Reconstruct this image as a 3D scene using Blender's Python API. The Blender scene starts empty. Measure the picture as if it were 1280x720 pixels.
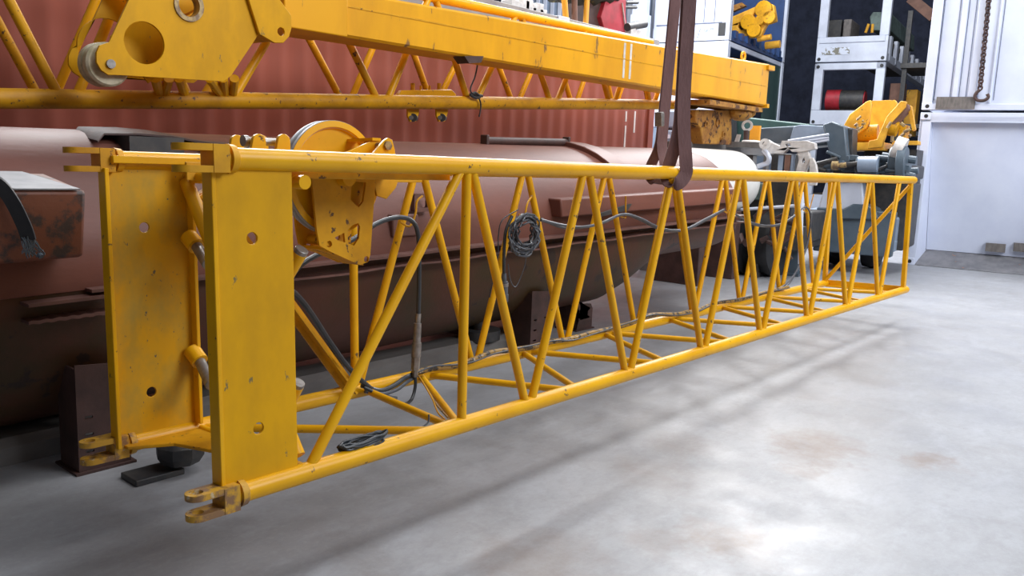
import bpy, bmesh, math, random
from mathutils import Vector, Matrix
from mathutils.geometry import tessellate_polygon
random.seed(7)
D=bpy.data; COL=bpy.context.scene.collection
V=Vector
# ---------------------------------------------------------------- camera
F=1042.68; yaw=.70304; pitch=.15841; roll=.038808
CAM=V((-1.4422,-2.5104,1.6))
fw=V((math.cos(yaw)*math.cos(pitch),math.sin(yaw)*math.cos(pitch),-math.sin(pitch)))
rt=V((math.sin(yaw),-math.cos(yaw),0)); up=rt.cross(fw)
R_=rt*math.cos(roll)+up*math.sin(roll); U_=-rt*math.sin(roll)+up*math.cos(roll)
def ray(u,v): return fw+R_*((u-640)/F)-U_*((v-360)/F)
def P(u,v,X=None,Y=None,Z=None):
    d=ray(u,v); i,a=(0,X) if X is not None else ((1,Y) if Y is not None else (2,Z))
    return CAM+d*((a-CAM[i])/d[i])
PH=math.radians(7.8)
MBK=Matrix.Translation((CAM.x,CAM.y,0))@Matrix.Rotation(PH,4,'Z')   # yard frame of the container stacks
def B(u,v,Dp):
    d=ray(u,v); q=MBK.inverted().to_3x3()@d
    t=Dp/q.x; return V((Dp,q.y*t,q.z*t+1.6))
cd=D.cameras.new('camera'); co=D.objects.new('camera',cd); COL.objects.link(co)
cd.sensor_width=36; cd.lens=F/1280*36; cd.clip_end=300
m=Matrix((R_,U_,-fw)).transposed().to_4x4(); m.translation=CAM; co.matrix_world=m
bpy.context.scene.camera=co
# ---------------------------------------------------------------- materials
def mat(name,col,col2=None,rough=.5,metal=0,scale=3,stretch=(1,1,1),mix=(.4,.65),chips=None,chipcol=(.05,.03,.02),chipscale=9,bump=.0,bscale=30,spec=.5,detail=6):
    m=D.materials.new(name); m.use_nodes=True; nt=m.node_tree; n=nt.nodes; L=nt.links
    b=n['Principled BSDF']; b.inputs['Roughness'].default_value=rough; b.inputs['Metallic'].default_value=metal
    b.inputs['Specular IOR Level'].default_value=spec
    tc=n.new('ShaderNodeTexCoord'); mp=n.new('ShaderNodeMapping'); mp.inputs['Scale'].default_value=stretch
    L.new(tc.outputs['Object'],mp.inputs['Vector'])
    def noise(s,dt=detail):
        t=n.new('ShaderNodeTexNoise'); t.inputs['Scale'].default_value=s; t.inputs['Detail'].default_value=dt; t.inputs['Roughness'].default_value=.62
        L.new(mp.outputs[0],t.inputs['Vector']); return t.outputs['Fac']
    def ramp(src,a,bb):
        r=n.new('ShaderNodeMapRange'); r.inputs['From Min'].default_value=a; r.inputs['From Max'].default_value=bb
        L.new(src,r.inputs['Value']); return r.outputs[0]
    def mixc(f,A,Bc):
        x=n.new('ShaderNodeMix'); x.data_type='RGBA'; L.new(f,x.inputs[0])
        for k,c in ((6,A),(7,Bc)):
            if isinstance(c,tuple): x.inputs[k].default_value=(*c,1)
            else: L.new(c,x.inputs[k])
        return x.outputs[2]
    c=mixc(ramp(noise(scale),*mix),col,col2 or tuple(x*.8 for x in col))
    if chips is not None: c=mixc(ramp(noise(chipscale,8),chips,chips+.03),c,chipcol)
    L.new(c,b.inputs['Base Color'])
    if bump:
        bp=n.new('ShaderNodeBump'); bp.inputs['Strength'].default_value=bump; bp.inputs['Distance'].default_value=.01
        L.new(noise(bscale),bp.inputs['Height']); L.new(bp.outputs[0],b.inputs['Normal'])
    return m
M={}
M['yel']=mat('yellow_paint',(.80,.41,.003),(.70,.335,.003),rough=.36,spec=.32,scale=2.5,chips=.655,chipcol=(.16,.09,.035),chipscale=19)
M['yel_plate']=mat('yellow_plate_paint',(.72,.36,.003),(.60,.30,.006),rough=.48,spec=.2,scale=5,stretch=(1,1,.5),chips=.66,chipcol=(.20,.15,.06),chipscale=22)
M['yel_dirty']=mat('yellow_dirty_paint',(.68,.33,.006),(.44,.20,.010),rough=.5,spec=.28,scale=4,mix=(.42,.7),chips=.62,chipcol=(.12,.06,.025),chipscale=18)
M['yel_box']=mat('yellow_box_paint',(.78,.37,.006),(.64,.29,.006),rough=.45,spec=.28,scale=2,stretch=(1,1,.3),chips=.64,chipcol=(.22,.11,.04),chipscale=8)
M['yel_far']=mat('yellow_far_paint',(.80,.42,.035),(.62,.28,.02),rough=.5,scale=5,chips=.64,chipcol=(.10,.07,.03),chipscale=6)
M['yel_rust']=mat('rusty_yellow',(.46,.22,.03),(.26,.10,.02),rough=.7,scale=6,chips=.55,chipcol=(.09,.035,.012),chipscale=8,bump=.4)
M['worn']=mat('worn_steel',(.42,.30,.13),(.20,.13,.08),rough=.45,metal=.3,scale=14,mix=(.45,.55))
M['yel_worn']=mat('worn_yellow_paint',(.56,.30,.03),(.24,.13,.06),rough=.5,scale=16,mix=(.47,.58),chips=.62,chipcol=(.55,.42,.25),chipscale=22,spec=.35)
M['yel_grimy']=mat('grimy_yellow_paint',(.68,.34,.005),(.40,.27,.045),rough=.5,spec=.25,scale=6,stretch=(1,1,.6),mix=(.44,.72),chips=.66,chipcol=(.12,.10,.06),chipscale=45)
M['steel']=mat('grey_steel',(.33,.31,.29),(.20,.18,.17),rough=.4,metal=.6,scale=20)
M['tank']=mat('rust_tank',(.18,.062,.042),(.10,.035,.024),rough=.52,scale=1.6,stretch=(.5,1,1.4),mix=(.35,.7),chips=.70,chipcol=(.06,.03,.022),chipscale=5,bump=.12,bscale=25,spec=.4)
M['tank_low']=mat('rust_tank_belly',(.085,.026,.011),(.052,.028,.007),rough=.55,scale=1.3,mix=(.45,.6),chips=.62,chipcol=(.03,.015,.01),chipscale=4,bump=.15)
M['rust_dark']=mat('dark_rust',(.072,.034,.028),(.04,.02,.016),rough=.6,scale=6,bump=.2)
M['rust_plate']=mat('rust_plate',(.16,.075,.06),(.10,.045,.036),rough=.5,scale=4,bump=.15)
M['rust_box']=mat('orange_rust',(.17,.055,.028),(.045,.03,.028),rough=.55,scale=7,mix=(.48,.56),chips=.64,chipcol=(.35,.14,.03),chipscale=7,bump=.2)
M['whitetank']=mat('white_tank_paint',(.80,.78,.74),(.70,.68,.63),rough=.3,scale=2)
M['smudge']=mat('worn_letter_marks',(.60,.64,.74),(.20,.19,.15),rough=.6,scale=5,stretch=(1,1,1),mix=(.5,.54))
M['smudge2']=mat('faded_stencil_marks',(.66,.70,.82),(.28,.31,.38),rough=.6,scale=9,stretch=(1,2,1),mix=(.49,.53))
M['zinc']=mat('dull_zinc',(.22,.215,.225),(.15,.15,.165),rough=.55,metal=.2,spec=.3,scale=5,chips=.66,chipcol=(.35,.17,.10),chipscale=5)
M['red']=mat('red_container_paint',(.33,.088,.058),(.26,.074,.052),rough=.6,spec=.3,scale=.9,stretch=(1,1,.12),mix=(.38,.66),chips=.74,chipcol=(.42,.22,.19),chipscale=12)
M['streak']=mat('white_streak',(.75,.70,.70),rough=.6)
M['greybeam']=mat('grey_beam_paint',(.30,.28,.27),(.22,.20,.20),rough=.5,scale=4)
M['white']=mat('white_container_paint',(.66,.70,.82),(.56,.60,.74),rough=.42,scale=1.2,mix=(.35,.7),chips=.73,chipcol=(.34,.33,.36),chipscale=3.5,bump=.05,bscale=2)
M['white2']=mat('pale_grey_paint',(.60,.64,.74),(.50,.53,.62),rough=.5,scale=1.5,chips=.74,chipcol=(.3,.25,.22),chipscale=6)
M['seam']=mat('dark_groove',(.18,.20,.28),rough=.8)
M['black']=mat('black_rubber',(.012,.012,.014),(.02,.02,.022),rough=.5,scale=9)
M['cable']=mat('black_cable',(.025,.03,.037),(.04,.045,.05),rough=.42,scale=9)
M['cablegrey']=mat('grey_cable',(.09,.10,.12),(.05,.055,.065),rough=.45,scale=9)
M['tape']=mat('taped_cable',(.30,.17,.035),(.03,.022,.016),rough=.6,scale=26,mix=(.5,.56),chips=.63,chipcol=(.45,.38,.30),chipscale=30)
M['strap']=mat('brown_webbing',(.17,.085,.082),(.12,.055,.052),rough=.75,scale=10,stretch=(1,1,.3),bump=.3,bscale=80)
M['sheave']=mat('sheave_grey',(.40,.42,.45),(.28,.29,.31),rough=.5,scale=8)
M['nylon']=mat('worn_nylon',(.62,.55,.38),(.40,.35,.20),rough=.5,scale=16)
M['blue']=mat('blue_container_paint',(.018,.055,.17),(.012,.04,.12),rough=.5,scale=3)
M['green']=mat('dark_green_paint',(.03,.075,.065),(.02,.05,.045),rough=.45,scale=3)
M['greenbox']=mat('pale_green_paint',(.15,.21,.19),(.08,.11,.10),rough=.6,scale=4)
M['slate']=mat('slate_grey_paint',(.085,.115,.145),(.06,.085,.11),rough=.4,scale=4,chips=.72,chipcol=(.3,.32,.33),chipscale=9)
M['slate_l']=mat('light_slate_paint',(.25,.31,.40),(.20,.25,.33),rough=.45,scale=4)
M['cream']=mat('cream_paint',(.66,.63,.60),(.45,.42,.40),rough=.5,scale=8,chips=.68,chipcol=(.2,.13,.09),chipscale=12)
M['dark']=mat('dark_oily_steel',(.03,.03,.033),(.06,.055,.05),rough=.5,scale=10)
M['crimson']=mat('crimson_paint',(.42,.02,.035),(.26,.015,.02),rough=.5,scale=4)
M['camo']=mat('stained_tarpaulin',(.025,.025,.018),(.19,.15,.03),rough=.8,scale=6,mix=(.58,.66),chips=.66,chipcol=(.04,.06,.04),chipscale=8)
M['orange']=mat('orange_paint',(.85,.36,.02),(.75,.32,.02),rough=.5)
M['wood']=mat('weathered_wood',(.13,.11,.09),(.09,.075,.06),rough=.8,scale=3,stretch=(.3,4,1))
M['platedull']=mat('weathered_plate',(.17,.15,.14),(.10,.09,.085),rough=.7,scale=7,stretch=(1,3,1))
M['shed']=mat('dark_shed_cladding',(.035,.042,.075),(.02,.025,.045),rough=.9,scale=2)
M['deckgrey']=mat('sleeper_grey',(.20,.19,.18),(.13,.12,.115),rough=.42,scale=3,stretch=(.4,2,1),bump=.15)
M['redpart']=mat('red_dark_part',(.028,.03,.034),(.33,.02,.03),rough=.4,scale=1.1,mix=(.55,.6))
M['brown']=mat('brown_board',(.20,.10,.07),(.14,.07,.05),rough=.7,scale=4)
def floor_mat():
    m=D.materials.new('concrete_floor'); m.use_nodes=True; nt=m.node_tree; n=nt.nodes; L=nt.links; b=n['Principled BSDF']
    tc=n.new('ShaderNodeTexCoord')
    def noise(s,dt=8,r=.6,st=(1,1,1)):
        mp=n.new('ShaderNodeMapping'); mp.inputs['Scale'].default_value=st; L.new(tc.outputs['Object'],mp.inputs[0])
        t=n.new('ShaderNodeTexNoise'); t.inputs['Scale'].default_value=s; t.inputs['Detail'].default_value=dt; t.inputs['Roughness'].default_value=r
        L.new(mp.outputs[0],t.inputs[0]); return t
    def rng(s,a,bb,c=0,d=1):
        r=n.new('ShaderNodeMapRange'); r.inputs[1].default_value=a; r.inputs[2].default_value=bb; r.inputs[3].default_value=c; r.inputs[4].default_value=d
        L.new(s,r.inputs[0]); return r.outputs[0]
    def mixc(f,A,Bc):
        x=n.new('ShaderNodeMix'); x.data_type='RGBA'; L.new(f,x.inputs[0])
        for k,c in ((6,A),(7,Bc)):
            if isinstance(c,tuple): x.inputs[k].default_value=(*c,1)
            else: L.new(c,x.inputs[k])
        return x.outputs[2]
    def mth(op,a,bb):
        x=n.new('ShaderNodeMath'); x.operation=op
        for k,c in ((0,a),(1,bb)):
            if isinstance(c,(int,float)): x.inputs[k].default_value=c
            else: L.new(c,x.inputs[k])
        return x.outputs[0]
    c=mixc(rng(noise(.9).outputs[0],.36,.66),(.265,.265,.275),(.325,.33,.35))
    c=mixc(rng(noise(3.5,10,.7,(1,2.2,1)).outputs[0],.5,.72,0,.7),c,(.36,.37,.40))
    c=mixc(rng(noise(1.7,9,.7,(1.6,.8,1)).outputs[0],.54,.72,0,.6),c,(.215,.20,.197))
    c=mixc(rng(noise(9,12,.78,(1,1.6,1)).outputs[0],.46,.62,0,.42),c,(.22,.22,.232))
    c=mixc(rng(noise(34,10,.8).outputs[0],.5,.7,0,.35),c,(.40,.41,.44))
    # brownish stains where water and rust dried
    wn=noise(5,6); wn2=noise(9,8,.75)
    for (x,y,r,k) in ((3.3,-.87,.33,.55),(3.05,-.93,.25,.45),(3.5,-1.42,.20,.6),(2.80,-.98,.14,.4),(1.78,-1.02,.22,.45),(1.55,-.86,.2,.3),(2.2,-.45,.30,.22),(1.05,-.62,.34,.35),(1.75,-1.2,.2,.3),(2.7,-.3,.25,.2)):
        cmb=n.new('ShaderNodeVectorMath'); cmb.operation='DISTANCE'; L.new(tc.outputs['Object'],cmb.inputs[0]); cmb.inputs[1].default_value=(x,y,0)
        dd=mth('ADD',cmb.outputs['Value'],mth('MULTIPLY',mth('SUBTRACT',wn.outputs[0],.5),.5))
        f=rng(dd,r,r*.35,0,min(1,k*1.35)); f=mth('MULTIPLY',f,rng(wn2.outputs[0],.3,.6,.45,1))
        c=mixc(f,c,(.19,.135,.105))
    c=mixc(rng(noise(22,4,.5).outputs[0],.73,.76,0,.6),c,(.14,.12,.11))
    L.new(c,b.inputs['Base Color'])
    L.new(rng(noise(2.2,7).outputs[0],.3,.7,.30,.52),b.inputs['Roughness'])
    bp=n.new('ShaderNodeBump'); bp.inputs['Strength'].default_value=.12; bp.inputs['Distance'].default_value=.01
    L.new(noise(14,8).outputs[0],bp.inputs['Height']); L.new(bp.outputs[0],b.inputs['Normal'])
    return m
M['floor']=floor_mat()
# ---------------------------------------------------------------- mesh builder
class MB:
    def __init__(s): s.bm=bmesh.new()
    def hull8(s,p):   # 8 corners: bottom 0-3, top 4-7
        v=[s.bm.verts.new(q) for q in p]
        for f in ((3,2,1,0),(4,5,6,7),(0,1,5,4),(1,2,6,5),(2,3,7,6),(3,0,4,7)): s.bm.faces.new([v[i] for i in f])
        return s
    def box(s,a,b):
        x0,x1=sorted((a[0],b[0])); y0,y1=sorted((a[1],b[1])); z0,z1=sorted((a[2],b[2]))
        return s.hull8([(x0,y0,z0),(x1,y0,z0),(x1,y1,z0),(x0,y1,z0),(x0,y0,z1),(x1,y0,z1),(x1,y1,z1),(x0,y1,z1)])
    def bar(s,p0,p1,w,h,ref=(0,0,1)):   # rectangular bar from p0 to p1
        p0=V(p0);p1=V(p1);d=(p1-p0).normalized(); a=d.cross(V(ref)); a=a.normalized() if a.length>1e-4 else V((1,0,0)); b=a.cross(d).normalized()
        q=[]
        for c in (p0,p1): q+= [c-a*w/2-b*h/2,c+a*w/2-b*h/2,c+a*w/2+b*h/2,c-a*w/2+b*h/2]
        return s.hull8(q)
    def ring(s,c,a,b,r,n,r2=None): return [s.bm.verts.new(c+a*math.cos(2*math.pi*k/n)*r+b*math.sin(2*math.pi*k/n)*(r2 or r)) for k in range(n)]
    def tube(s,pts,r,n=14,caps=True,radii=None):
        pts=[V(p) for p in pts]; t=(pts[1]-pts[0]).normalized()
        a=t.cross(V((0,0,1)));  a=a.normalized() if a.length>.05 else t.cross(V((0,1,0))).normalized()
        prev=None; first=None
        for i,p in enumerate(pts):
            if i==0: t2=pts[1]-pts[0]
            elif i==len(pts)-1: t2=pts[-1]-pts[-2]
            else: t2=(pts[i+1]-pts[i]).normalized()+(pts[i]-pts[i-1]).normalized()
            t2=t2.normalized() if t2.length>1e-6 else t
            a=(a-t2*a.dot(t2)); a=a.normalized() if a.length>1e-5 else t2.orthogonal().normalized(); b=t2.cross(a)
            rg=s.ring(p,a,b,radii[i] if radii else r,n)
            if prev:
                for k in range(n): s.bm.faces.new((prev[k],prev[(k+1)%n],rg[(k+1)%n],rg[k]))
            else: first=rg
            prev=rg; t=t2
        if caps: s.bm.faces.new(first[::-1]); s.bm.faces.new(prev)
        return s
    def cyl(s,p0,p1,r,n=20): return s.tube([p0,p1],r,n)
    def prism(s,outer,o,ex,ey,th,holes=()):   # outline (and holes) in the plane ex,ey at o, thickness th along ex x ey
        o=V(o);ex=V(ex).normalized();ey=V(ey).normalized();ez=ex.cross(ey).normalized()
        loops=[list(outer)]+[list(h) for h in holes]
        flat=[q for l in loops for q in l]
        tris=tessellate_polygon([[V((q[0],q[1],0)) for q in l] for l in loops])
        lo=[s.bm.verts.new(o+ex*q[0]+ey*q[1]) for q in flat]; hi=[s.bm.verts.new(o+ex*q[0]+ey*q[1]+ez*th) for q in flat]
        for t in tris:
            for L_,vs in ((1,hi),(0,lo)):
                try: s.bm.faces.new([vs[i] for i in (t if L_ else t[::-1])])
                except ValueError: pass
        k=0
        for l in loops:
            m_=len(l)
            for i in range(m_):
                a,b=k+i,k+(i+1)%m_
                try: s.bm.faces.new((lo[a],lo[b],hi[b],hi[a]))
                except ValueError: pass
            k+=m_
        return s
    def sphere(s,c,r,sc=(1,1,1),n=16):
        g=bmesh.ops.create_uvsphere(s.bm,u_segments=n,v_segments=max(6,n//2),radius=r)
        for v in g['verts']: v.co=V((v.co.x*sc[0],v.co.y*sc[1],v.co.z*sc[2]))+V(c)
        return s
    def lathe(s,prof,c,axis,n=40):   # prof: (radius, along); closed profile
        c=V(c);axis=V(axis).normalized(); a=axis.orthogonal().normalized(); b=axis.cross(a)
        rings=[[s.bm.verts.new(c+axis*h+(a*math.cos(2*math.pi*k/n)+b*math.sin(2*math.pi*k/n))*r) for k in range(n)] for r,h in prof]
        for i in range(len(rings)):
            A,B_=rings[i],rings[(i+1)%len(rings)]
            for k in range(n): s.bm.faces.new((A[k],A[(k+1)%n],B_[(k+1)%n],B_[k]))
        return s
    def loft(s,secs,caps=True,closed=True):
        rs=[[s.bm.verts.new(p) for p in sec] for sec in secs]; n=len(rs[0])
        for A,B_ in zip(rs,rs[1:]):
            for k in range(n if closed else n-1): s.bm.faces.new((A[k],A[(k+1)%n],B_[(k+1)%n],B_[k]))
        if caps: s.bm.faces.new(rs[0][::-1]); s.bm.faces.new(rs[-1])
        return s
def circ(cx,cy,r,n=22,a0=0): return [(cx+r*math.cos(a0+2*math.pi*k/n),cy+r*math.sin(a0+2*math.pi*k/n)) for k in range(n)]
def rrect(x0,y0,x1,y1,r,n=5):
    o=[]
    for cx,cy,a in ((x1-r,y1-r,0),(x0+r,y1-r,90),(x0+r,y0+r,180),(x1-r,y0+r,270)):
        for k in range(n+1):
            t=math.radians(a+90*k/n); o.append((cx+r*math.cos(t),cy+r*math.sin(t)))
    return o
def curve(pts,k=6):
    pts=[V(p) for p in pts]; o=[]
    for i in range(len(pts)-1):
        a=pts[max(i-1,0)];b=pts[i];c=pts[i+1];d=pts[min(i+2,len(pts)-1)]
        for j in range(k):
            t=j/k; o.append(.5*((2*b)+(c-a)*t+(2*a-5*b+4*c-d)*t*t+(3*b-a-3*c+d)*t**3))
    o.append(pts[-1]); return o
def root(name,label,cat,loc=(0,0,0),rot=(0,0,0),group=None,kind=None):
    o=D.objects.new(name,None); COL.objects.link(o); o.location=loc; o.rotation_euler=rot
    o.empty_display_size=.2
    if kind: o['kind']=kind
    else: o['label']=label; o['category']=cat
    if group: o['group']=group
    return o
def part(name,mb,mt,parent=None,label=None,T=None,bev=0,shift=True,cat=None,group=None,kind=None,sm=35):
    bm=mb.bm
    bmesh.ops.recalc_face_normals(bm,faces=bm.faces)
    if T is not None: bm.transform(T)
    me=D.meshes.new(name)
    if parent is not None and shift:
        r=parent
        while r.parent: r=r.parent
        inv=(Matrix.Translation(r.location)@r.rotation_euler.to_matrix().to_4x4()).inverted(); bm.transform(inv)
    elif parent is None and shift:   # own origin at the base centre
        xs=[v.co for v in bm.verts]; c=V(((min(q.x for q in xs)+max(q.x for q in xs))/2,(min(q.y for q in xs)+max(q.y for q in xs))/2,min(q.z for q in xs)))
        bm.transform(Matrix.Translation(-c))
    bm.to_mesh(me); bm.free()
    for p in me.polygons: p.use_smooth=True
    me.set_sharp_from_angle(angle=math.radians(sm))
    me.materials.append(M[mt] if isinstance(mt,str) else mt)
    o=D.objects.new(name,me); COL.objects.link(o)
    if parent is not None: o.parent=parent
    elif shift: o.location=c
    if bev:
        b=o.modifiers.new('bevel','BEVEL'); b.width=bev; b.segments=2; b.limit_method='ANGLE'; b.angle_limit=math.radians(40)
    if label: o['label']=label
    if cat: o['category']=cat
    if group: o['group']=group
    if kind: o['kind']=kind
    return o
def thing(name,mb,mt,label,cat,**k): return part(name,mb,mt,None,label,cat=cat,**k)

# ================================================================ SETTING
part('floor',MB().box((-12,-14,-.2),(60,45,0)),'floor',kind='structure',shift=False)
wb=MB()
wb.box((46,-25,0),(46.3,40,14))
part('wall_back',wb,'shed',kind='structure',T=MBK)

# ================================================================ MAIN LATTICE BOOM
ZT,ZB,W,S,L=1.552,.400,.825,.901,7.90
boom=root('lattice_boom_section','long yellow tubular lattice boom section hanging just above the floor, in front','boom section',(0,-.04,0),(-.040,.0067,0))
def bp(name,mb,mt='yel',parent=None,**k): return part(name,mb,mt,parent or boom,shift=False,**k)
RC=.038
for y,z,x1 in ((0,ZT,L+.06),(0,ZB,L+.06),(W,ZT,L),(W,ZB,L)):
    bp('chord',MB().cyl((.0,y,z),(x1,y,z),RC,24),'yel')
def PL(u,v,y):   # photo point on the local plane y of the boom (rotation is tiny; undo it)
    w=P(u,v,Y=y); inv=(Matrix.Translation(boom.location)@boom.rotation_euler.to_matrix().to_4x4()).inverted(); return inv@w
# clevises at the near end
for y in (0,W):
    for z in (ZT,ZB):
        c=MB()
        for dz in (-.046,.024):
            out=[(.0,-.040),(.0,.040)]+[(-.095+.040*math.cos(t),.040*math.sin(t)) for t in [math.radians(90+180*k/12) for k in range(13)]]
            c.prism(out,(0,y,z+dz),(1,0,0),(0,1,0),.022,[circ(-.095,0,.020,18)])
        c.box((-.018,y-.042,z-.046),(.04,y+.042,z+.046))
        c.tube([(.05,y,z),(.075,y,z),(.08,y,z)],0,20,radii=[.05,.047,.04])
        bp('clevis',c,'yel_worn' if z==ZB else 'yel_dirty',bev=.004,label='worn chipped clevis lug with bare steel edges')
# side plates (channel shaped)
for y,sg,x1 in ((0,1,.30),(W-.01,-1,.345)):
    h=[circ(.135 if y==0 else .155,1.305-.02,.021),circ(.14 if y==0 else .155,.615 if y==0 else .60,.021)]
    pl=MB().prism([(.0,ZB+.03),(x1,ZB+.03),(x1,ZT-.02),(.0,ZT-.02)],(0,y+.006,0),(1,0,0),(0,0,1),.012,h)
    sp=bp('side_plate',pl,'yel_plate' if y==0 else 'yel_grimy',bev=.002)
    fl=MB()
    if y==0:
        fl.box((-.012,y-.012,ZB+.0),(.004,y+.05,ZT-.03)); 
    else:
        fl.box((-.012,y-.05,ZB+.0),(.004,y+.012,ZT-.03)); fl.box((x1-.004,y-.05,ZB+.03),(x1+.012,y+.012,ZT-.05))
        fl.box((.02,y-.055,ZT-.012),(x1+.06,y+.02,ZT+.018))
    part('plate_flange',fl,'yel',sp,shift=False,bev=.003)
# lacing of the two side faces
rl=.0215
def lace(a,b,r=rl,par=None): bp('lacing_tube',MB().cyl(a,b,r,16),'yel')
def q(x,y,z): return (x,y,z)
o_=.028
def face(y,tops,bots,seq):
    for (x0,z0),(x1,z1) in seq: lace((x0,y,z0),(x1,y,z1))
zt,zb=ZT-.02,ZB+.02
fr=[((.36,zb),(1.16,zt)),((1.175,zb),(1.20,zt)),((1.235,zt),(1.62,zb))]
for k in range(7):
    xb=1.645+S*k; xt=2.09+S*k
    fr.append(((xb+o_,zb),(xt-o_,zt)))
    if xt+.45<L: fr.append(((xt+o_,zt),(xt+.451-o_,zb)))
face(0,0,0,fr)
rr=[((.42,zt-.1),(1.18,zb)),((1.235,zt),(1.235,zb)),((1.26,zb),(1.66,zt))]
for k in range(7):
    xt=1.69+S*k; xb=2.14+S*k
    if xb<L-.2: rr.append(((xt+o_,zt),(xb-o_,zb)))
    if xt+S<L: rr.append(((xb+o_,zb),(xt+S-o_,zt)))
face(W,0,0,rr)
# end frame
for y in (0,W): bp('end_post',MB().box((L-.07,y-.02,ZB),(L-.005,y+.02,ZT)),'yel',bev=.003)
bp('end_crosspiece',MB().box((L-.06,0,ZB-.035),(L-.0,W,ZB-.02)).box((L-.015,0,ZB-.035),(L,W,ZB+.04)),'yel')
bp('end_crosspiece',MB().box((L-.06,0,ZT-.03),(L,W,ZT-.01)),'yel')
bp('end_brace',MB().cyl((L-.06,W,ZB+.02),(L-.06,0,ZT-.06),.021,16),'yel')
for z in (ZT,ZB): bp('end_lug',MB().box((L+.05,-.012,z-.02),(L+.13,.012,z+.02)),'worn',bev=.003)
# bottom and top lacing
def hl(a,b,z): bp('bottom_brace' if z<1 else 'top_brace',MB().cyl(a,b,.0185 if z<1 else .015,14),'yel')
hl((.36,0,ZB),(.36,W,ZB),ZB)
hl((1.05,0,ZB),(.36,W,ZB),ZB)
hl((1.12,0,ZB),(1.29,W,ZB),ZB)
hl((1.16,0,ZB),(1.70,W,ZB),ZB)
for k in range(7):
    xr=2.61+.918*k; 
    if xr<L-.2:
        hl((xr-.55,0,ZB),(xr-.02,W,ZB),ZB); 
        if xr+.33<L: hl((xr+.03,W,ZB),(xr+.32,0,ZB),ZB)
hl((1.74,W,ZB),(2.02,0,ZB),ZB)
for k in range(7):
    xr=1.9+.90*k; hl((xr-.42,0,ZT-.002),(xr,W,ZT-.002),ZT); hl((xr,W,ZT-.002),(xr+.42,0,ZT-.002),ZT)
# near end cross frame between the plates
bp('cross_tube',MB().cyl((.36,0,ZT-.075),(.36,W,ZT-.06),.026,18),'yel')
bp('cross_tube',MB().cyl((.34,W-.02,ZT-.08),(.325,.03,ZB+.06),.029,18),'yel')
bp('gusset_plate',MB().prism([(0.02,W+.03),(.42,W+.03),(.42,W-.1),(.38,.0),(.22,.0),(.235,W-.38),(.17,W-.16),(.02,W-.07)],(0,0,ZB-.006),(1,0,0),(0,1,0),.014),'yel_dirty',bev=.003)
# stub pins on the plates
for (u0,v0),(u1,v1),(u2,v2) in (((236,296),(246,308),(260,331)),((240,438),(250,452),(264,482))):
    p0=PL(u0,v0,W-.04);p1=PL(u1,v1,W-.10);p2=PL(u2,v2,W-.26)
    s_=bp('pin_boss',MB().cyl(p0,p1,.036,20),'yel')
    part('pin',MB().cyl(p1,p2,.023,18),'steel',s_,shift=False,bev=.003)
for (u0,v0),(u1,v1) in (((358,345),(375,316)),((356,512),(371,482))):
    p0=PL(u0,v0,.20);p1=PL(u1,v1,.14); d_=(p1-p0).normalized()
    s_=bp('pin_boss',MB().cyl(p0,p1,.028,20),'yel')
    part('pin',MB().cyl(p1-d_*.01,p1+d_*.018,.027,18),'steel',s_,shift=False,bev=.003)
# rear stiffener beneath the rear top chord
bp('stiffener',MB().box((.30,W-.10,ZT-.075),(1.62,W-.085,ZT+.0)),'yel_dirty',bev=.003)
bp('stiffener',MB().box((.30,.05,ZT-.062),(1.15,.062,ZT-.03)),'yel_dirty',bev=.003)
# flange-shaped inner diagonal carrying hoses
bp('conduit_tray',MB().bar((.42,W-.03,ZT-.12),(1.16,W-.06,ZB+.03),.012,.07,ref=(0,0,1)).bar((.42,W-.06,ZT-.13),(1.16,W-.09,ZB+.02),.05,.012),'yel_dirty')
# rope sheave bracket
def xz(u,v,y): p_=PL(u,v,y); return (p_.x,p_.z)
ys=.30
cx,cz=xz(418,222,ys+.06)
rs=.235
sh=bp('rope_sheave',MB().lathe([(.03,-.030),(.05,-.034),(.07,-.016),(rs-.035,-.012),(rs-.025,-.032),(rs,-.030),(rs-.028,-.008),(rs-.028,.008),(rs,.030),(rs-.025,.032),(rs-.035,.012),(.07,.016),(.05,.034),(.03,.030)],(cx,ys+.06,cz),(0,1,0),56),'yel',label='large yellow rope sheave disc')
part('groove_ring',MB().lathe([(rs-.030,-.024),(rs+.002,-.026),(rs+.002,-.012),(rs-.020,-.004),(rs-.020,.004),(rs+.002,.012),(rs+.002,.026),(rs-.030,.024)],(cx,ys+.06,cz),(0,1,0),56),'sheave',sh,shift=False,label='bare grey rim of the sheave')
part('axle',MB().cyl((cx,ys-.06,cz),(cx,ys+.18,cz),.035,20),'yel',sh,shift=False)
fp=[(390,205),(396,289),(399,307),(411,314),(448,331),(459,327),(462,318),(470,234),(473,208)]
def frame_plate(y,name,dx=0,big=False):
    out=[xz(u+dx,v,ys) for u,v in fp]
    hs=[circ(*xz(411,305 if not big else 309,ys),.014,14),circ(*xz(457,324,ys),.014,14)]+([] if big else [[xz(u,v,ys) for u,v in ((418,297),(430,291),(431,303),(421,300))]])+[[xz(u,v,ys) for u,v in (((428,284),(450,270),(450,300),(443,309),(418,304)) if big else ((435,287),(441,281),(448,279),(450,283),(448,298),(442,307),(434,304)))],[xz(u,v,ys) for u,v in ((441,226),(459,228),(455,252),(449,259),(439,250))]]
    return bp(name,MB().prism(out,(0,y,0),(1,0,0),(0,0,1),.012,hs),'yel_dirty',bev=.003)
frame_plate(ys,'sheave_frame'); frame_plate(ys+.14,'sheave_frame',big=True)
bp('frame_spacer',MB().cyl((*[xz(413,301,ys)[0]],ys,xz(413,301,ys)[1]),(xz(413,301,ys)[0],ys+.14,xz(413,301,ys)[1]),.022,16),'yel_dirty')
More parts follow.
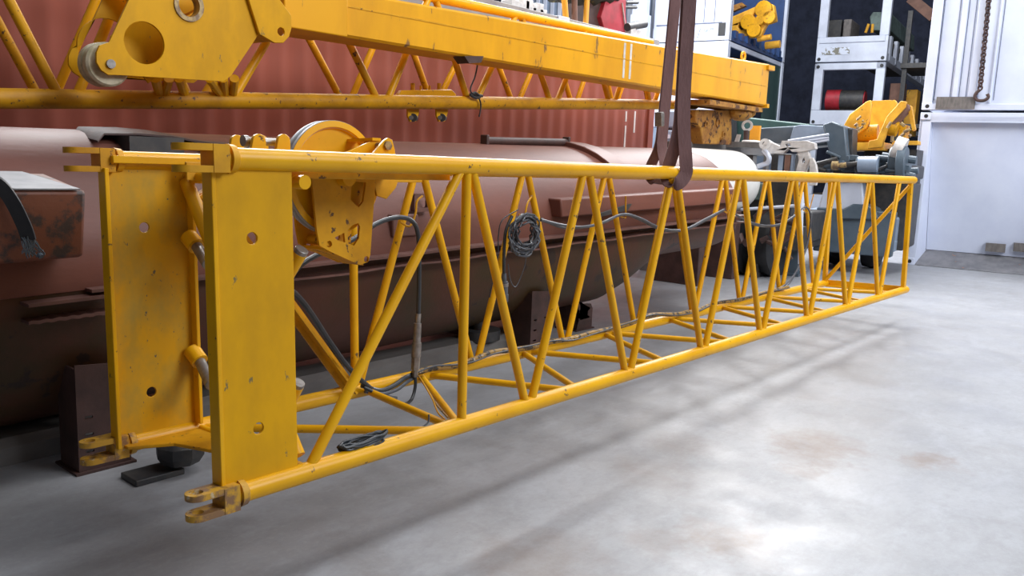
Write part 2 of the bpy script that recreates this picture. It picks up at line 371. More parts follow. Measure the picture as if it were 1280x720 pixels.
# lower rib: slanted bottom web
a=xz(403,312,ys);b=xz(455,332,ys)
bp('frame_web',MB().hull8([(a[0],ys,a[1]),(b[0],ys,b[1]),(b[0],ys+.14,b[1]),(a[0],ys+.14,a[1]),(a[0],ys,a[1]+.012),(b[0],ys,b[1]+.012),(b[0],ys+.14,b[1]+.012),(a[0],ys+.14,a[1]+.012)]),'yel_dirty')
bp('drop_gusset',MB().prism([xz(u,v,ys) for u,v in ((470,212),(508,212),(500,235),(488,249),(476,245),(473,232))],(0,ys+.02,0),(1,0,0),(0,0,1),.012),'yel_dirty',bev=.003)
# upper gussets over the chord
g1=[xz(u,v,.22) for u,v in ((422,196),(470,175),(475,172),(478,176),(474,198))]
bp('top_gusset',MB().prism(g1,(0,.22,0),(1,0,0),(0,0,1),.012),'yel',bev=.002)
g2=[xz(u,v,.16) for u,v in ((461,200),(482,176),(488,172),(493,175),(496,188),(497,201))]
tg=bp('top_gusset',MB().prism(g2,(0,.16,0),(1,0,0),(0,0,1),.014),'yel',bev=.002)
gx,gz=xz(486,182,.16)
part('bolt',MB().cyl((gx,.14,gz),(gx,.30,gz),.014,16).cyl((gx,.135,gz),(gx,.15,gz),.02,6),'worn',tg,shift=False)
bp('top_gusset',MB().prism(g2,(0,.27,0),(1,0,0),(0,0,1),.014),'yel',bev=.002)
bp('tie_bar',MB().bar((xz(476,174,.2)[0],.2,xz(476,174,.2)[1]),(xz(452,172,.3)[0],.42,xz(452,176,.3)[1]),.05,.012),'yel')
# pin lugs left of the sheave
for u in (321,352):
    lx,lz=xz(u,178,.12)
    out=[(lx-.040,ZT-.0),(lx+.030,ZT-.0)]+[(lx+.004+.026*math.cos(math.radians(t)),lz+.004+.026*math.sin(math.radians(t))) for t in range(0,181,20)]
    pl_=bp('pin_lug',MB().prism(out,(0,.10,0),(1,0,0),(0,0,1),.016),'yel',bev=.003)
    pl_=bp('pin_lug',MB().prism(out,(0,.24,0),(1,0,0),(0,0,1),.016),'yel',bev=.003)
lx,lz=xz(316,176,.12); lx2,_=xz(366,176,.12)
bp('lug_pin',MB().cyl((lx,.13,lz),(lx2,.13,lz),.014,16).tube([(lx-.018,.13,lz),(lx,.13,lz)],.020,16),'steel')
bp('mount_plate',MB().box((.26,.06,ZT-.045),(1.0,.50,ZT-.03)),'yel_dirty')
# small wire hooks welded to rear verticals
def hook(pts): bp('cable_hook',MB().tube(curve(pts,5),.006,8),'yel_dirty')
Yr=W-.06
def PR(u,v,y=Yr-.02): return tuple(PL(u,v,y))
hook([PR(500,277),PR(512,283),PR(519,268),PR(521,252),PR(528,245)])
hook([PR(665,245,.72),PR(659,255,.70),PR(655,272,.70),PR(649,268,.74)])
hook([PR(782,245),PR(782,262),PR(782,272),PR(775,270)])
hook([PR(914,243),PR(911,258),PR(909,266),PR(903,262)])
hook([PR(1017,243),PR(1013,258),PR(1010,266),PR(1004,262)])

# ---------------------------------------------------------------- cables (own things)
def WR(u,v,y): return tuple(P(u,v,Y=y))
YC=.72
def cable(name,pts,r,mt,label,cat='cable',k=7,group=None): return thing(name,MB().tube(curve(pts,k),r,9),mt,label,cat,group=group)
cn=root('hanging_hose','black hose with a grey metal coupling, arching over a wire hook behind the sheave','hose',WR(520,470,YC))
part('hose',MB().tube(curve([WR(362,360,.52),WR(368,340,.55),WR(390,322,.6),WR(440,300,.68),WR(470,280,YC),WR(495,272,YC),WR(513,275,YC),WR(522,290,YC-.01),WR(524,330,YC),WR(523,395,YC)],7),.0125,9),'cable',cn)
cpl=part('coupling_body',MB().tube([WR(523,392,YC),WR(522,404,YC),WR(522,404,YC),WR(521,428,YC),WR(521,428,YC),WR(520,446,YC)],.02,14,radii=[.015,.015,.021,.021,.026,.026]),'steel',cn)
part('coupling_nut',MB().tube([WR(520,446,YC),WR(519,462,YC),WR(519,462,YC),WR(519,471,YC)],.02,6,radii=[.024,.024,.015,.015]),'steel',cpl)
part('loop_hose',MB().tube(curve([WR(519,471,YC),WR(519,484,YC),WR(514,500,YC-.03),WR(503,506,YC-.08),WR(488,503,YC-.08),WR(470,492,YC-.04),WR(455,484,YC)],7),.009,9),'cable',cn)
cable('feed_cable',[WR(360,362,.50),WR(372,370,.52),WR(388,390,.56),WR(410,424,.62),WR(432,455,.68),WR(452,476,YC),WR(470,490,YC),WR(486,497,YC-.02),WR(496,499,YC-.04)],.0135,'cable','thick black hose running down behind the long front diagonal')
cable('feed_cable',[WR(452,482,YC+.02),WR(475,488,YC),WR(492,482,YC),WR(505,473,YC+.01),WR(519,466,YC+.04)],.012,'cable','short black hose bend on the rear bottom chord left of the coupling')
cable('feed_cable',[WR(456,489,YC+.01),WR(478,492,YC-.01),WR(496,487,YC-.01),WR(508,478,YC),WR(521,470,YC+.03)],.010,'cablegrey','second, greyer hose bend just beneath the short black bend')
# taped bundle along the rear bottom chord
bnd=[]
for u,v in ((516,468),(540,464),(565,459),(590,452),(615,444),(640,438),(665,436),(690,430),(715,424),(740,419),(765,413),(790,404),(815,397),(845,394),(870,390),(895,382),(925,375),(960,368),(985,360)):
    bnd.append(WR(u,v-2+1.5*math.sin(u*.09),W-.085))
tb=thing('taped_cable_bundle',MB().tube(curve(bnd,5),.017,10),'tape','bundle of taped cables lying along the rear bottom chord','cable bundle')
cable('thin_cable',[(p[0],p[1]-.02,p[2]+.012*math.sin(i*1.3)+.006) for i,p in enumerate(bnd)],.0042,'cablegrey','thin grey lead snaking along the taped cable bundle')
# coil hung on hook
cc=MB(); ctr=V(WR(655,292,.68)); 
for i in range(15):
    ra=.075+.0055*i+random.uniform(-.006,.006); rb=.075+.0035*i+random.uniform(-.008,.008); ox=random.uniform(-.012,.012); oz=random.uniform(-.012,.012)-(rb-.1)*.35; ph=random.uniform(0,6)
    pts=[ctr+V((ox+ra*math.cos(t+.3),random.uniform(-.02,.02)+.016*math.sin(t+ph),oz+rb*math.sin(t+.3)*1.0)) for t in [2*math.pi*k/22 for k in range(23)]]
    cc.tube(pts,.0058,7)
thing('cable_coil',cc,'cablegrey','coil of dark grey cable hung on a yellow wire hook','cable coil')
cable('drop_cable',[WR(640,270,.7),WR(632,290,.7),WR(630,320,.7),WR(630,345,.7)],.010,'cable','black lead dropping from the left side of the hung coil')
cable('thin_wire',[WR(648,262,.7),WR(628,275,.7),WR(623,295,.7),WR(622,320,.69),WR(612,372,.7)],.0035,'cable','thin wire trailing left of the hung coil')
cable('thin_wire',[WR(658,318,.7),WR(655,335,.7),WR(645,358,.7),WR(638,350,.7),WR(635,330,.7)],.003,'cablegrey','thin wire loop dangling below the hung coil')
cn=root('cable_plug','grey cable plug hanging below the coil','plug',WR(630,376,.7))
part('plug_body',MB().tube([WR(630,342,.7),WR(630,352,.7),WR(630,352,.7),WR(630,368,.7),WR(630,368,.7),WR(630,377,.7)],.02,12,radii=[.014,.016,.024,.024,.028,.026]),'cablegrey',cn)
part('plug_collar',MB().tube([WR(630,354,.7),WR(630,358,.7)],.027,12),'steel',cn)
for j,(dy,r_) in enumerate(((0,.010),(.025,.007))):
    cable('swag_cable',[WR(676,275-j*2,.7+dy),WR(700,281+j*3,.7+dy),WR(725,284+j,.7+dy),WR(752,279-j,.7+dy),WR(778,268,.72+dy),WR(800,273+j*2,.72+dy),WR(828,286+j*2,.72+dy),WR(855,287+j,.72+dy),WR(880,275+j*2,.72+dy),WR(905,262+j,.72+dy)],r_,'cablegrey',('thicker' if j==0 else 'thinner')+' grey cable of the pair swagged between coil and far hooks',group='swagged cables')
    cable('far_swag_cable',[WR(912,263,.72+dy),WR(930,274+j,.72+dy),WR(950,281+j*2,.72+dy),WR(972,281+j,.72+dy),WR(990,272+j,.72+dy),WR(1006,259,.72+dy),WR(1013,270,.72+dy),WR(1010,300+4*j,.72+dy),WR(1000,330,.72+dy),WR(986,352+j*3,.74+dy),WR(968,364,.76+dy)],r_*.9,'cablegrey',('thicker' if j==0 else 'thinner')+' grey cable dropping to the chord near the far end',group='swagged cables at far end')
# small cable pile on bottom front
pc=MB(); c0=P(452,556,Z=.435)
for i in range(9):
    a_=random.uniform(.09,.13); b_=random.uniform(.015,.035); ang=.0+random.uniform(-.12,.12)
    pts=[]
    for k in range(21):
        t=2*math.pi*k/20; x=a_*math.cos(t); y=b_*math.sin(t)
        pts.append(c0+V((x*math.cos(ang)-y*math.sin(ang)+random.uniform(-.003,.003)+.02*math.sin(i),x*math.sin(ang)+y*math.cos(ang),.006*i*.4+random.uniform(-.004,.004)+.012*math.sin(t+i))))
    pc.tube(curve(pts,2),.0052,7)
thing('cable_hank',pc,'cable','small black hank of cable lying on the front bottom chord','cable hank')
cable('tie_cable',[WR(488,553,.04),WR(510,545,.03),WR(530,538,.02),WR(548,531,.02),WR(562,524,.02)],.006,'tape','taped lead running along the front chord from the cable hank')
cable('tie_cable',[WR(508,548,.06),WR(525,536,.05),WR(535,528,.05),WR(536,518,.06)],.004,'cable','thin black lead rising beside the cable hank')
cable('tie_wire',[WR(523,470,.66),WR(535,488,.5),WR(545,505,.3),WR(560,522,.06)],.005,'tape','pale wire strung from the coupling to the front chord')
cable('tie_wire',[WR(525,472,.64),WR(540,498,.36),WR(547,515,.14),WR(556,524,.05)],.004,'yel_dirty','yellowish wire beside the pale one on the bottom brace')

# ---------------------------------------------------------------- lifting slings
def ribbon(pts,w,th,wd):
    s=MB(); secs=[]; pts=curve(pts,6)
    for i,p in enumerate(pts):
        t=(pts[min(i+1,len(pts)-1)]-pts[max(i-1,0)]).normalized(); wdv=V(wd); wdv=(wdv-t*wdv.dot(t)).normalized(); n=t.cross(wdv)
        secs.append([p-wdv*w/2-n*th/2,p+wdv*w/2-n*th/2,p+wdv*w/2+n*th/2,p-wdv*w/2+n*th/2])
    return s.loft(secs)
wd=(.72,-.69,0)
sf=[(3.02,.0,4.2),(3.0,.0,3.2),(3.0,-.004,2.4),(3.0,-.012,1.9),(3.01,-.045,1.60),(3.01,-.05,1.53),(2.97,-.035,1.475),(2.94,.0,1.462),(2.94,.035,1.49),(2.965,.045,1.56),(2.99,.01,1.75),(3.0,.006,1.95),(3.0,.012,2.4),(3.0,.014,3.2),(3.02,.014,4.2)]
thing('lifting_sling',ribbon(sf,.078,.007,wd),'strap','brown webbing sling looped round the front top chord, right of the two','sling')
sr=[(4.26,.80,4.4),(4.20,.79,2.9),(4.15,.795,1.9),(4.13,.785,1.70),(4.12,.75,1.59),(4.12,.745,1.50),(4.12,.77,1.45),(4.12,.82,1.43),(4.12,.87,1.48),(4.12,.865,1.56),(4.13,.815,1.69),(4.15,.807,1.9),(4.2,.80,2.9),(4.26,.81,4.4)]
s2=root('lifting_sling','darker red-brown webbing sling looped round the rear top chord, left of the two','sling',(4.13,.8,1.43))
part('webbing',ribbon(sr,.078,.007,wd),'strap',s2)
part('ratchet_clip',MB().bar(P(824,140,Y=.77),P(824,158,Y=.77),.06,.035).cyl(P(828,141,Y=.75),P(828,157,Y=.75),.014,12),'steel',s2,bev=.004)

# ================================================================ RUSTY VESSEL
ves=root('rusty_vessel','long rust-brown cylindrical vessel lying horizontally behind the front boom section','vessel',(3,2.3,.13))
def zc(x): return .885+.021*x
YV=2.3
def prof(x,lower=False):
    r=.755-.0117*max(0,x) if x<3 else .72-.003*(x-3)
    return r
def vessel_part(lower):
    secs=[]
    x0,x1=-3.2,(7.85 if not lower else 7.25)
    xs=[x0+ (x1-.95-x0)*k/40 for k in range(41)]
    ends=[(x1-.95+.95*math.sin(math.radians(a)),math.cos(math.radians(a))) for a in (15,30,45,60,72,82,88)]
    allx=[(x,1) for x in xs]+([(x,max(f,.05)) for x,f in ends] if not lower else [(x1,1)])
    for x,f in allx:
        r=prof(x)*f; z=zc(x); sec=[]
        n=28
        if not lower:
            for k in range(n+1):
                t=math.pi*k/n; sec.append((x,YV-r*math.cos(t),z+r*math.sin(t)))
            for k in range(1,n): # flat-ish underside of upper shell when tapering
                t=math.pi*k/n; sec.append((x,YV+r*math.cos(t),z-r*math.sin(t)*(.55 if x>7.25 else .02)))
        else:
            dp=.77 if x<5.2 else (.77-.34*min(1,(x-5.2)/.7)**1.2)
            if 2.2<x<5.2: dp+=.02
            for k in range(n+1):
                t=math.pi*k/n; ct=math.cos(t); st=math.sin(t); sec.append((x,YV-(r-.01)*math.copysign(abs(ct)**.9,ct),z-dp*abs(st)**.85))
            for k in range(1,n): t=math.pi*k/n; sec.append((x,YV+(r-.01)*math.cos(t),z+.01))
        secs.append(sec)
    return MB().loft(secs)
part('upper_shell',vessel_part(False),'tank',ves,sm=50)
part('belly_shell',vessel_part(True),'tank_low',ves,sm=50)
# flange pair along the side
def strip(x0,x1,y0,y1,dz0,dz1,n=24,wob=0):
    secs=[]
    for k in range(n+1):
        x=x0+(x1-x0)*k/n; z=zc(x); w=wob*math.sin(k*1.7)
        secs.append([(x,y0,z+dz0+w),(x,y1,z+dz0+w),(x,y1,z+dz1+w),(x,y0,z+dz1+w)])
    return MB().loft(secs)
fl=strip(.22,7.2,1.475,1.66,-.005,.01,wob=.002); part('flange',fl,'rust_plate',ves)
fl=strip(.95,7.2,1.485,1.66,-.075,-.062,wob=.006); part('flange',fl,'rust_plate',ves)
fl=strip(-.06,.31,1.46,1.60,-.035,-.02); part('flange',fl,'rust_plate',ves,label='short rusty ledge with its end showing')
fl=strip(-.06,.31,1.47,1.60,-.115,-.10,wob=.003); part('flange',fl,'rust_plate',ves)
part('side_rail',MB().loft([[ (x,1.50,zc(x)+.155),(x,1.66,zc(x)+.155),(x,1.68,zc(x)+.30),(x,1.52,zc(x)+.30)] for x in (3.87,5,6,7.12)]),'tank',ves,bev=.012)
part('bracket_frame',MB().prism(rrect(-.08,-.06,.08,.06,.02),tuple(P(524,253,Y=1.60)),(1,0,0),(0,0,1),.04,[rrect(-.055,-.035,.055,.035,.015)]),'rust_plate',ves)
part('bracket_frame',MB().box(P(506,268,Y=1.56)+V((-.1,0,0)),P(520,295,Y=1.56)+V((.02,.1,0))),'rust_plate',ves,bev=.01)
part('lever_plate',MB().prism([(0,0),(.55,.045),(.62,.10),(.58,.10),(.02,.03)],tuple(P(744,272,Y=1.46)),(1,.1,0),(0,0,1),.02),'dark',ves)
# bent plate on top left
pA=[(95,163),(105,158),(150,159),(182,163),(225,175)]
sec=[]
tp=[(.47,2.10,1.615),(.52,2.14,1.655),(.72,2.14,1.662),(.88,2.12,1.655),(1.12,2.06,1.62),(1.34,2.04,1.615)]
secs=[[(x,y-.17,z-.036),(x,y+.14,z-.004),(x,y+.14,z+.006),(x,y-.17,z-.026)] for x,y,z in tp]
bpn=part('bent_plate',MB().loft(secs),'rust_dark',ves,label='bent dark brown steel plate on the top')
part('plate_mount',MB().box((.60,1.86,1.50),(.9,2.3,1.62)).box((1.05,1.84,1.50),(1.35,2.1,1.60)),'dark',bpn)
# pipe and saddle on top
pr=P(606,176,Y=2.25); pe=P(708,178,Y=2.25)
pp=part('top_pipe',MB().cyl(pr,pe,.034,16),'rust_dark',ves)
for pt in (pr,pe): part('pipe_bracket',MB().box(pt+V((-.015,-.04,-.12)),pt+V((.015,.04,.05))),'rust_dark',pp,bev=.008)
sd=[]
for a_ in range(50,116,6):
    t=math.radians(a_); x=5.0+ (a_-100)*-.002
    for_=[]
    sd.append([(x-.10,YV-.765*math.cos(math.pi-t)*-1*-1,0)]) if False else None
ang=[100,90,80,70,60,50,42]
secs=[]
for a_ in ang:
    t=math.radians(a_); y=YV-math.cos(t)*.0; 
    c_=V((0,-math.cos(t),math.sin(t)));   # towards camera side for a<90
    x=4.95+(.0 if a_>80 else (80-a_)*.004)
    o0=V((x,YV,zc(x)))+c_*.705; o1=V((x,YV,zc(x)))+c_*.755
    secs.append([o0+V((-.13,0,0)),o0+V((.13,0,0)),o1+V((.13,0,0)),o1+V((-.13,0,0))])
part('saddle_strap',MB().loft(secs),'tank',ves,bev=.008)
# rusty box on the vessel's flank
bx=part('flank_box',MB().hull8([(-1.0,1.30,1.05),(.12,1.30,1.08),(.14,1.62,1.08),(-1.0,1.62,1.05),(-1.0,1.27,1.385),(.13,1.27,1.375),(.13,1.71,1.43),(-1.0,1.71,1.44)]),'rust_box',ves,bev=.018,label='orange-rusted box with dark patches on the flank')
part('box_lid',MB().hull8([(-1.0,1.262,1.385),(.10,1.262,1.378),(.03,1.71,1.432),(-1.0,1.71,1.442),(-1.0,1.262,1.391),(.10,1.262,1.384),(.03,1.71,1.438),(-1.0,1.71,1.448)]),'zinc',bx,label='dull grey metal top of the box')
# cradle legs
def cradle(x,y,h,name='cradle_leg'):
    lg=MB()
    hs=[]
    for k in range(3):
        zz=.10+k*.085
        hs+= [rrect(.035,zz,.075,zz+.014,.006,3),rrect(.17,zz+.006,.21,zz+.02,.006,3)]
    lg.prism([(0,0),(.25,0),(.25,h-.05),(.22,h),(.0,h+.02)],(x,y,0),(1,0,0),(0,0,1),.012,hs)
    lg.box((x,y,0),(x+.012,y+.20,h)); lg.box((x+.238,y,0),(x+.25,y+.20,h-.05)); lg.box((x-.02,y-.03,0),(x+.27,y+.22,.012))
    return part(name,lg,'rust_dark',ves)
cradle(3.72,1.66,.50)
cradle(.14,1.52,.52); cradle(4.75,1.95,.24)
for x,h_ in ((.1,.35),(3.8,.35),(5.0,.45)): part('cradle_leg',MB().box((x,2.5,0),(x+.2,2.9,h_)),'rust_dark',ves)
part('drain_pan',MB().cyl((3.45,1.95,.12),(3.45,1.95,.2),.16,20).cyl((3.45,1.95,.2),(3.45,1.95,.3),.07,16),'dark',ves)

wsr=root('webbing_strap','black webbing strap with a frayed end over the rusty box','strap',tuple(P(36,300,Y=1.22)))
part('webbing',ribbon([P(-30,215,Y=1.25),P(-4,228,Y=1.245),P(14,250,Y=1.235),P(30,282,Y=1.22),P(36,300,Y=1.22)],.055,.012,(.8,-.6,.1)),'black',wsr)
fr_=MB()
for i in range(26):
    a0=P(30+random.uniform(-3,12),298+random.uniform(-4,4),Y=1.215); fr_.tube(curve([a0,a0+V((random.uniform(-.01,.02),-.01,-.03)),a0+V((random.uniform(-.02,.05),-.01,-.05-random.uniform(0,.03)))],3),.0025,5)
fr_.cyl(P(49,318,Y=1.21),P(52,321,Y=1.20),.012,10)
part('frayed_strands',fr_,'slate',wsr,label='blue-grey frayed strands')
# pale tank section beyond the rusty vessel
wt=root('pale_tank','bright white cylindrical tank lying beyond the domed end of the rusty vessel','tank',(9,2.95,0))
secs=[]
for x,f in ((8.0,.8),(8.05,.95),(8.12,1),(9.62,1),(9.74,.985),(9.82,.93),(9.85,.85)):
    secs.append([(x,2.95+.45*f*math.cos(t),1.33+.45*f*math.sin(t)) for t in [2*math.pi*k/40 for k in range(40)]])
part('tank_shell',MB().loft(secs),'whitetank',wt,sm=50)
for x in (8.3,9.3): part('tank_saddle',MB().box((x,2.6,0),(x+.15,3.3,.95)),'rust_dark',wt,bev=.01)
# sleeper beam below the vessel
secs=[[(x,1.86,.0),(x,2.14,.0),(x,2.14,.115),(x,2.12,.13),(x,1.90,.13),(x,1.86,.09)] for x in (-3,0,2,4.15)]
thing('steel_sleeper',MB().loft(secs),'deckgrey','long grey rounded steel beam lying on the floor under the vessel','beam')
# octagonal block on the floor near the rear clevis
pb=root('bearing_pad','dark octagonal steel block lying on the floor under the near boom end','block',(.45,1.22,0))
part('block_body',MB().lathe([(.001,0),(.09,0),(.115,.04),(.115,.09),(.09,.115),(.001,.115)],(.50,1.22,.055),(0,0,1),8),'dark',pb,bev=.006)
part('base_bar',MB().box((.26,1.18,0),(.50,1.34,.03)),'dark',pb,bev=.005)

# ================================================================ RED CONTAINER with flat rack on top
def corrugated(x0,x1,z0,z1,y,depth=.021,pitch=.278,sgn=1):   # panel in XZ plane facing -Y
    xs=[]; x=x0
    while x<x1:
        for dx,dd in ((0,0),(.072,0),(.139,1),(.211,1)):
            if x+dx<=x1: xs.append((x+dx,dd))
        x+=pitch
    xs.append((x1,0))
    secs=[[(xx,y+dd*depth*sgn,z0),(xx,y+dd*depth*sgn+.004,z0),(xx,y+dd*depth*sgn+.004,z1),(xx,y+dd*depth*sgn,z1)] for xx,dd in xs]
    return MB().loft(secs)
rc=root('shipping_container','rust-red corrugated shipping container standing behind the vessel','shipping container',(4.84,6.2,0))
X0,X1,Y0=-1.25,10.94,5.0
part('side_panel',corrugated(X0+.15,X1-.15,.16,2.80,Y0+.02),'red',rc,sm=20)
part('frame',MB().box((X0,Y0,0),(X0+.16,Y0+.16,2.9)).box((X1-.16,Y0,0),(X1,Y0+.16,2.9)).box((X0,Y0+2.28,0),(X0+.16,Y0+2.44,2.9)).box((X1-.16,Y0+2.28,0),(X1,Y0+2.44,2.9))
     .box((X0,Y0+.01,2.78),(X1,Y0+.09,2.88)).box((X0,Y0+.01,.02),(X1,Y0+.09,.18)),'red',rc,bev=.006)
part('body',MB().box((X0+.05,Y0+.09,.1),(X1-.02,Y0+2.4,2.85)),'red',rc)
stk=MB()
for u,v0,v1 in ((784,139,152),(783,157,184),(795,139,166)):
    a_=P(u,v0,Y=Y0); b_=P(u,v1,Y=Y0); stk.box((a_.x-.02,Y0+.012,b_.z),(a_.x+.02,Y0+.024,a_.z))
part('paint_streak',stk,'streak',rc,label='white paint drip marks')
fr0=root('flat_rack','grey flat rack base lying on top of the red container','flat rack',(4.84,6.2,2.9))
part('side_beam',MB().box((X0,Y0,3.26),(X1,Y0+.12,3.55)).box((X0,Y0+.02,2.95),(X1,Y0+.08,3.26)).box((X0,Y0-.01,2.9),(X0+.3,Y0+.15,3.4)).box((X1-.18,Y0-.01,2.9),(X1,Y0+.15,3.56)),'greybeam',fr0,bev=.006)
part('deck',MB().box((X0,Y0+.1,3.3),(X1,Y0+2.4,3.5)),'greybeam',fr0)
pc_=P(712,22,Y=Y0); part('corner_block',MB().box((pc_.x-.28,Y0-.02,3.30),(pc_.x-.02,Y0+.05,3.56)),'white2',fr0,bev=.006,label='pale painted pocket block')
part('pocket',MB().box((pc_.x+.02,Y0-.012,3.38),(pc_.x+.16,Y0+.03,3.50)),'dark',fr0)
# things on the flat rack
yq=5.7
def pq(u,v,y=yq): return P(u,v,Y=y)
z0_=3.56
tr=MB(); a_=pq(692,0);b_=pq(766,2)
secs=[]
for k in range(15):
    f_=k/14; c_=a_.lerp(b_,f_); c_.z+=.02*math.sin(k*1.9); r_=.17+.03*math.sin(k*2.3)
    secs.append([(c_.x,c_.y+r_*1.1*math.cos(t)+.02*math.sin(3*t+k),c_.z+.1+r_*.8*math.sin(t)) for t in [2*math.pi*j/16 for j in range(16)]])
tr.loft(secs)
thing('tarpaulin_roll',tr,'camo','dark stained tarpaulin bundle slung above the grey flat rack','tarpaulin')
rp=root('crimson_frame','crimson and white steel frame standing on the flat rack end','machine part',(pq(768,35).x,yq,z0_))
part('frame_web',MB().prism([(-.55,.30),(-.35,0),(.12,.0),(.20,.05),(.15,.75),(-.35,.75)],(pq(768,35).x,yq,z0_),(1,0,0),(0,0,1),.10),'crimson',rp,bev=.01)
part('brace',MB().bar((pq(768,35).x+.28,yq-.05,z0_),(pq(768,35).x+.02,yq-.05,z0_+.75),.12,.06,ref=(0,1,0)),'crimson',rp)
part('white_stripe',MB().bar((pq(768,35).x+.22,yq-.09,z0_+.05),(pq(768,35).x+.02,yq-.09,z0_+.6),.01,.07,ref=(0,1,0)),'cream',rp,label='off-white painted strip')
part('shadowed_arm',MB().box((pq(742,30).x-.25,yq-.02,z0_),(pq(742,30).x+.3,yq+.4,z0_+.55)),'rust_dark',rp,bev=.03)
part('prong',MB().cyl(pq(782,3),pq(797,3),.03,10).cyl(pq(780,9),pq(795,9),.03,10),'dark',rp)
pp_=root('pipe_stub','short dark pipe on a pale bracket beside the crimson frame','pipe',pq(790,38,5.3))
part('pipe',MB().cyl(pq(784,34,5.3),pq(806,30,5.3),.065,16),'dark',pp_)
part('pipe_bracket',MB().box(pq(788,40,5.3)+V((-.06,-.05,-.08)),pq(788,40,5.3)+V((.08,.05,.10))).box(pq(790,40,5.3)+V((.1,0,-.2)),pq(806,40,5.3)+V((0,.1,.0))),'cream',pp_)
for k,u in enumerate((709,719,732)):
    thing('upright_bar',MB().cyl((P(u,26,Y=5.5).x,5.5,3.5),P(u-4+3*k,-6,Y=5.5),.045,10),'orange' if k!=1 else 'brown',('yellow-orange bar standing under the left of the tarpaulin bundle','thin brown bar slanting beneath the tarpaulin bundle','yellow-orange bar standing under the right of the tarpaulin bundle')[k],'bar')
ju=MB()
for i in range(9):
    c_=P(645+i*4.5,2-i*.4,Y=5.35); c_.z=3.56
    ju.box(c_+V((-.09,0,0)),c_+V((.07,.2,.12+.1*random.random())))
thing('scrap_fittings',ju,'cream','pale steel fittings lying on the flat rack behind the yellow box boom','fittings',bev=.01)

# ================================================================ UPPER LATTICE BOOM (behind)
Y2,Y2b=3.52,4.20
ub=root('lattice_boom_section','second yellow lattice boom raised behind, under the box boom','boom section',(3,3.8,1.78))
A0=P(0,123,Y=Y2); A1=P(862,131,Y=Y2); dx2=(A1-A0)/(A1.x-A0.x)
def lo2(x,y): p_=A0+dx2*(x-A0.x); return V((x,y,p_.z+ (y-Y2)*.02))
T0=P(600,9,Y=Y2); T1=P(780,46,Y=Y2); dxt=(T1-T0)/(T1.x-T0.x)
def hi2(x,y): p_=T0+dxt*(x-T0.x); return V((x,y,p_.z))
def up2(n,mb,mt='yel_dirty',**k): return part(n,mb,mt,ub,**k)
XE=9.6; XT=8.3
for y in (Y2,Y2b):
    up2('chord',MB().cyl(lo2(-1.6,y),lo2(XE,y),.066 if y==Y2 else .05,22),'yel_dirty')
    up2('chord',MB().cyl(hi2(-1.6,y),hi2(XT,y),.046,22),'yel')
nodes=[P(u,125,Y=Y2).x for u in (85,283,478,590,692,765,815)]
nd=[nodes[0]-1.25]+nodes
for i,x in enumerate(nd):
    nx=nd[i+1] if i+1<len(nd) else x+.95
    mid=(x+nx)/2
    for y,off in ((Y2,0),(Y2b,.12)):
        up2('lacing_tube',MB().cyl(lo2(x+.05+off,y),hi2(mid-.04+off,y),.034,14),'yel')
        up2('lacing_tube',MB().cyl(hi2(mid+.04+off,y),lo2(nx-.05+off,y),.034,14),'yel_dirty')
    up2('bottom_brace',MB().cyl(lo2(x+.2,Y2),lo2(mid+.1,Y2b),.026,12),'yel_dirty')
# supports far left (out of frame) and right
tb_=root('support_trestle','steel trestle carrying the raised booms, behind the vessel','trestle',(8.6,3.8,0))
# ---------------- carriage hanging behind the chord
ca=root('roller_carriage','small yellow roller carriage hooked behind the raised chord','carriage',P(530,150,Y=3.64))
def c3(u,v,y=3.64): return P(u,v,Y=y)
def pr2(pts,y,th,holes=()): return MB().prism([(P(u,v,Y=y).x,P(u,v,Y=y).z) for u,v in pts],(0,y,0),(1,0,0),(0,0,1),th,holes)
part('carriage_plate',pr2([(494,118),(498,113),(560,112),(566,118),(566,126),(494,126)],3.62,.05),'yel',ca,bev=.006)
for u in (516,549):
    part('stud',MB().cyl(c3(u,113),c3(u,104),.022,12),'yel_dirty',ca)
for u in (526,537): part('stud',MB().cyl(c3(u,113),c3(u,107),.012,10),'yel_dirty',ca)
for u in (514,550):
    lg=part('carriage_leg',pr2([(u-6,124),(u+9,124),(u+8,141),(u+4,152),(u-3,152),(u-6,145)],3.60,.02),'yel',ca)
    part('roller',MB().cyl(P(u+2,147,Y=3.57),P(u+4,147,Y=3.68),.040,16),'dark',lg)
    part('pin_end',MB().cyl(P(u,147,Y=3.56),P(u,147,Y=3.58),.022,12),'steel',lg)
cable('tie_wire',[P(598,74,Y=3.46),P(594,95,Y=3.44),P(588,113,Y=3.42),P(598,122,Y=3.42),P(601,132,Y=3.43),P(599,146,Y=3.43)],.008,'black','black wire knotted round the raised lower chord')
thing('wire_knot',MB().tube(curve([P(589,119,Y=3.43),P(594,116,Y=3.42),P(600,121,Y=3.42),P(594,122,Y=3.42),P(588,118,Y=3.44),P(603,120,Y=3.43)],5),.014,8),'dark','dark wire knot on top of the raised lower chord','knot')

# ================================================================ BOX BOOM with head plates
YB,YB2=3.0,3.42
bbx=root('box_boom','heavy yellow tapered box boom with a drilled head plate, above everything','box boom',(6.5,3.2,2.4))
def bb(n,mb,mt='yel_box',par=None,**k): return part(n,mb,mt,par or bbx,**k)
xa,xb_=2.86,10.84
def zt3(x): return 2.85+(3.09-2.85)*(x-3.6)/(10.84-3.6)
zb3=2.475
secs=[]
for x in (xa,5,7.5,xb_):
    c_=.02; z1=zt3(x)
    secs.append([(x,YB+c_,zb3),(x,YB2-c_,zb3),(x,YB2,zb3+c_),(x,YB2,z1-c_),(x,YB2-c_,z1),(x,YB+c_,z1),(x,YB,z1-c_),(x,YB,zb3+c_)])
bm_=bb('box_beam',MB().loft(secs))
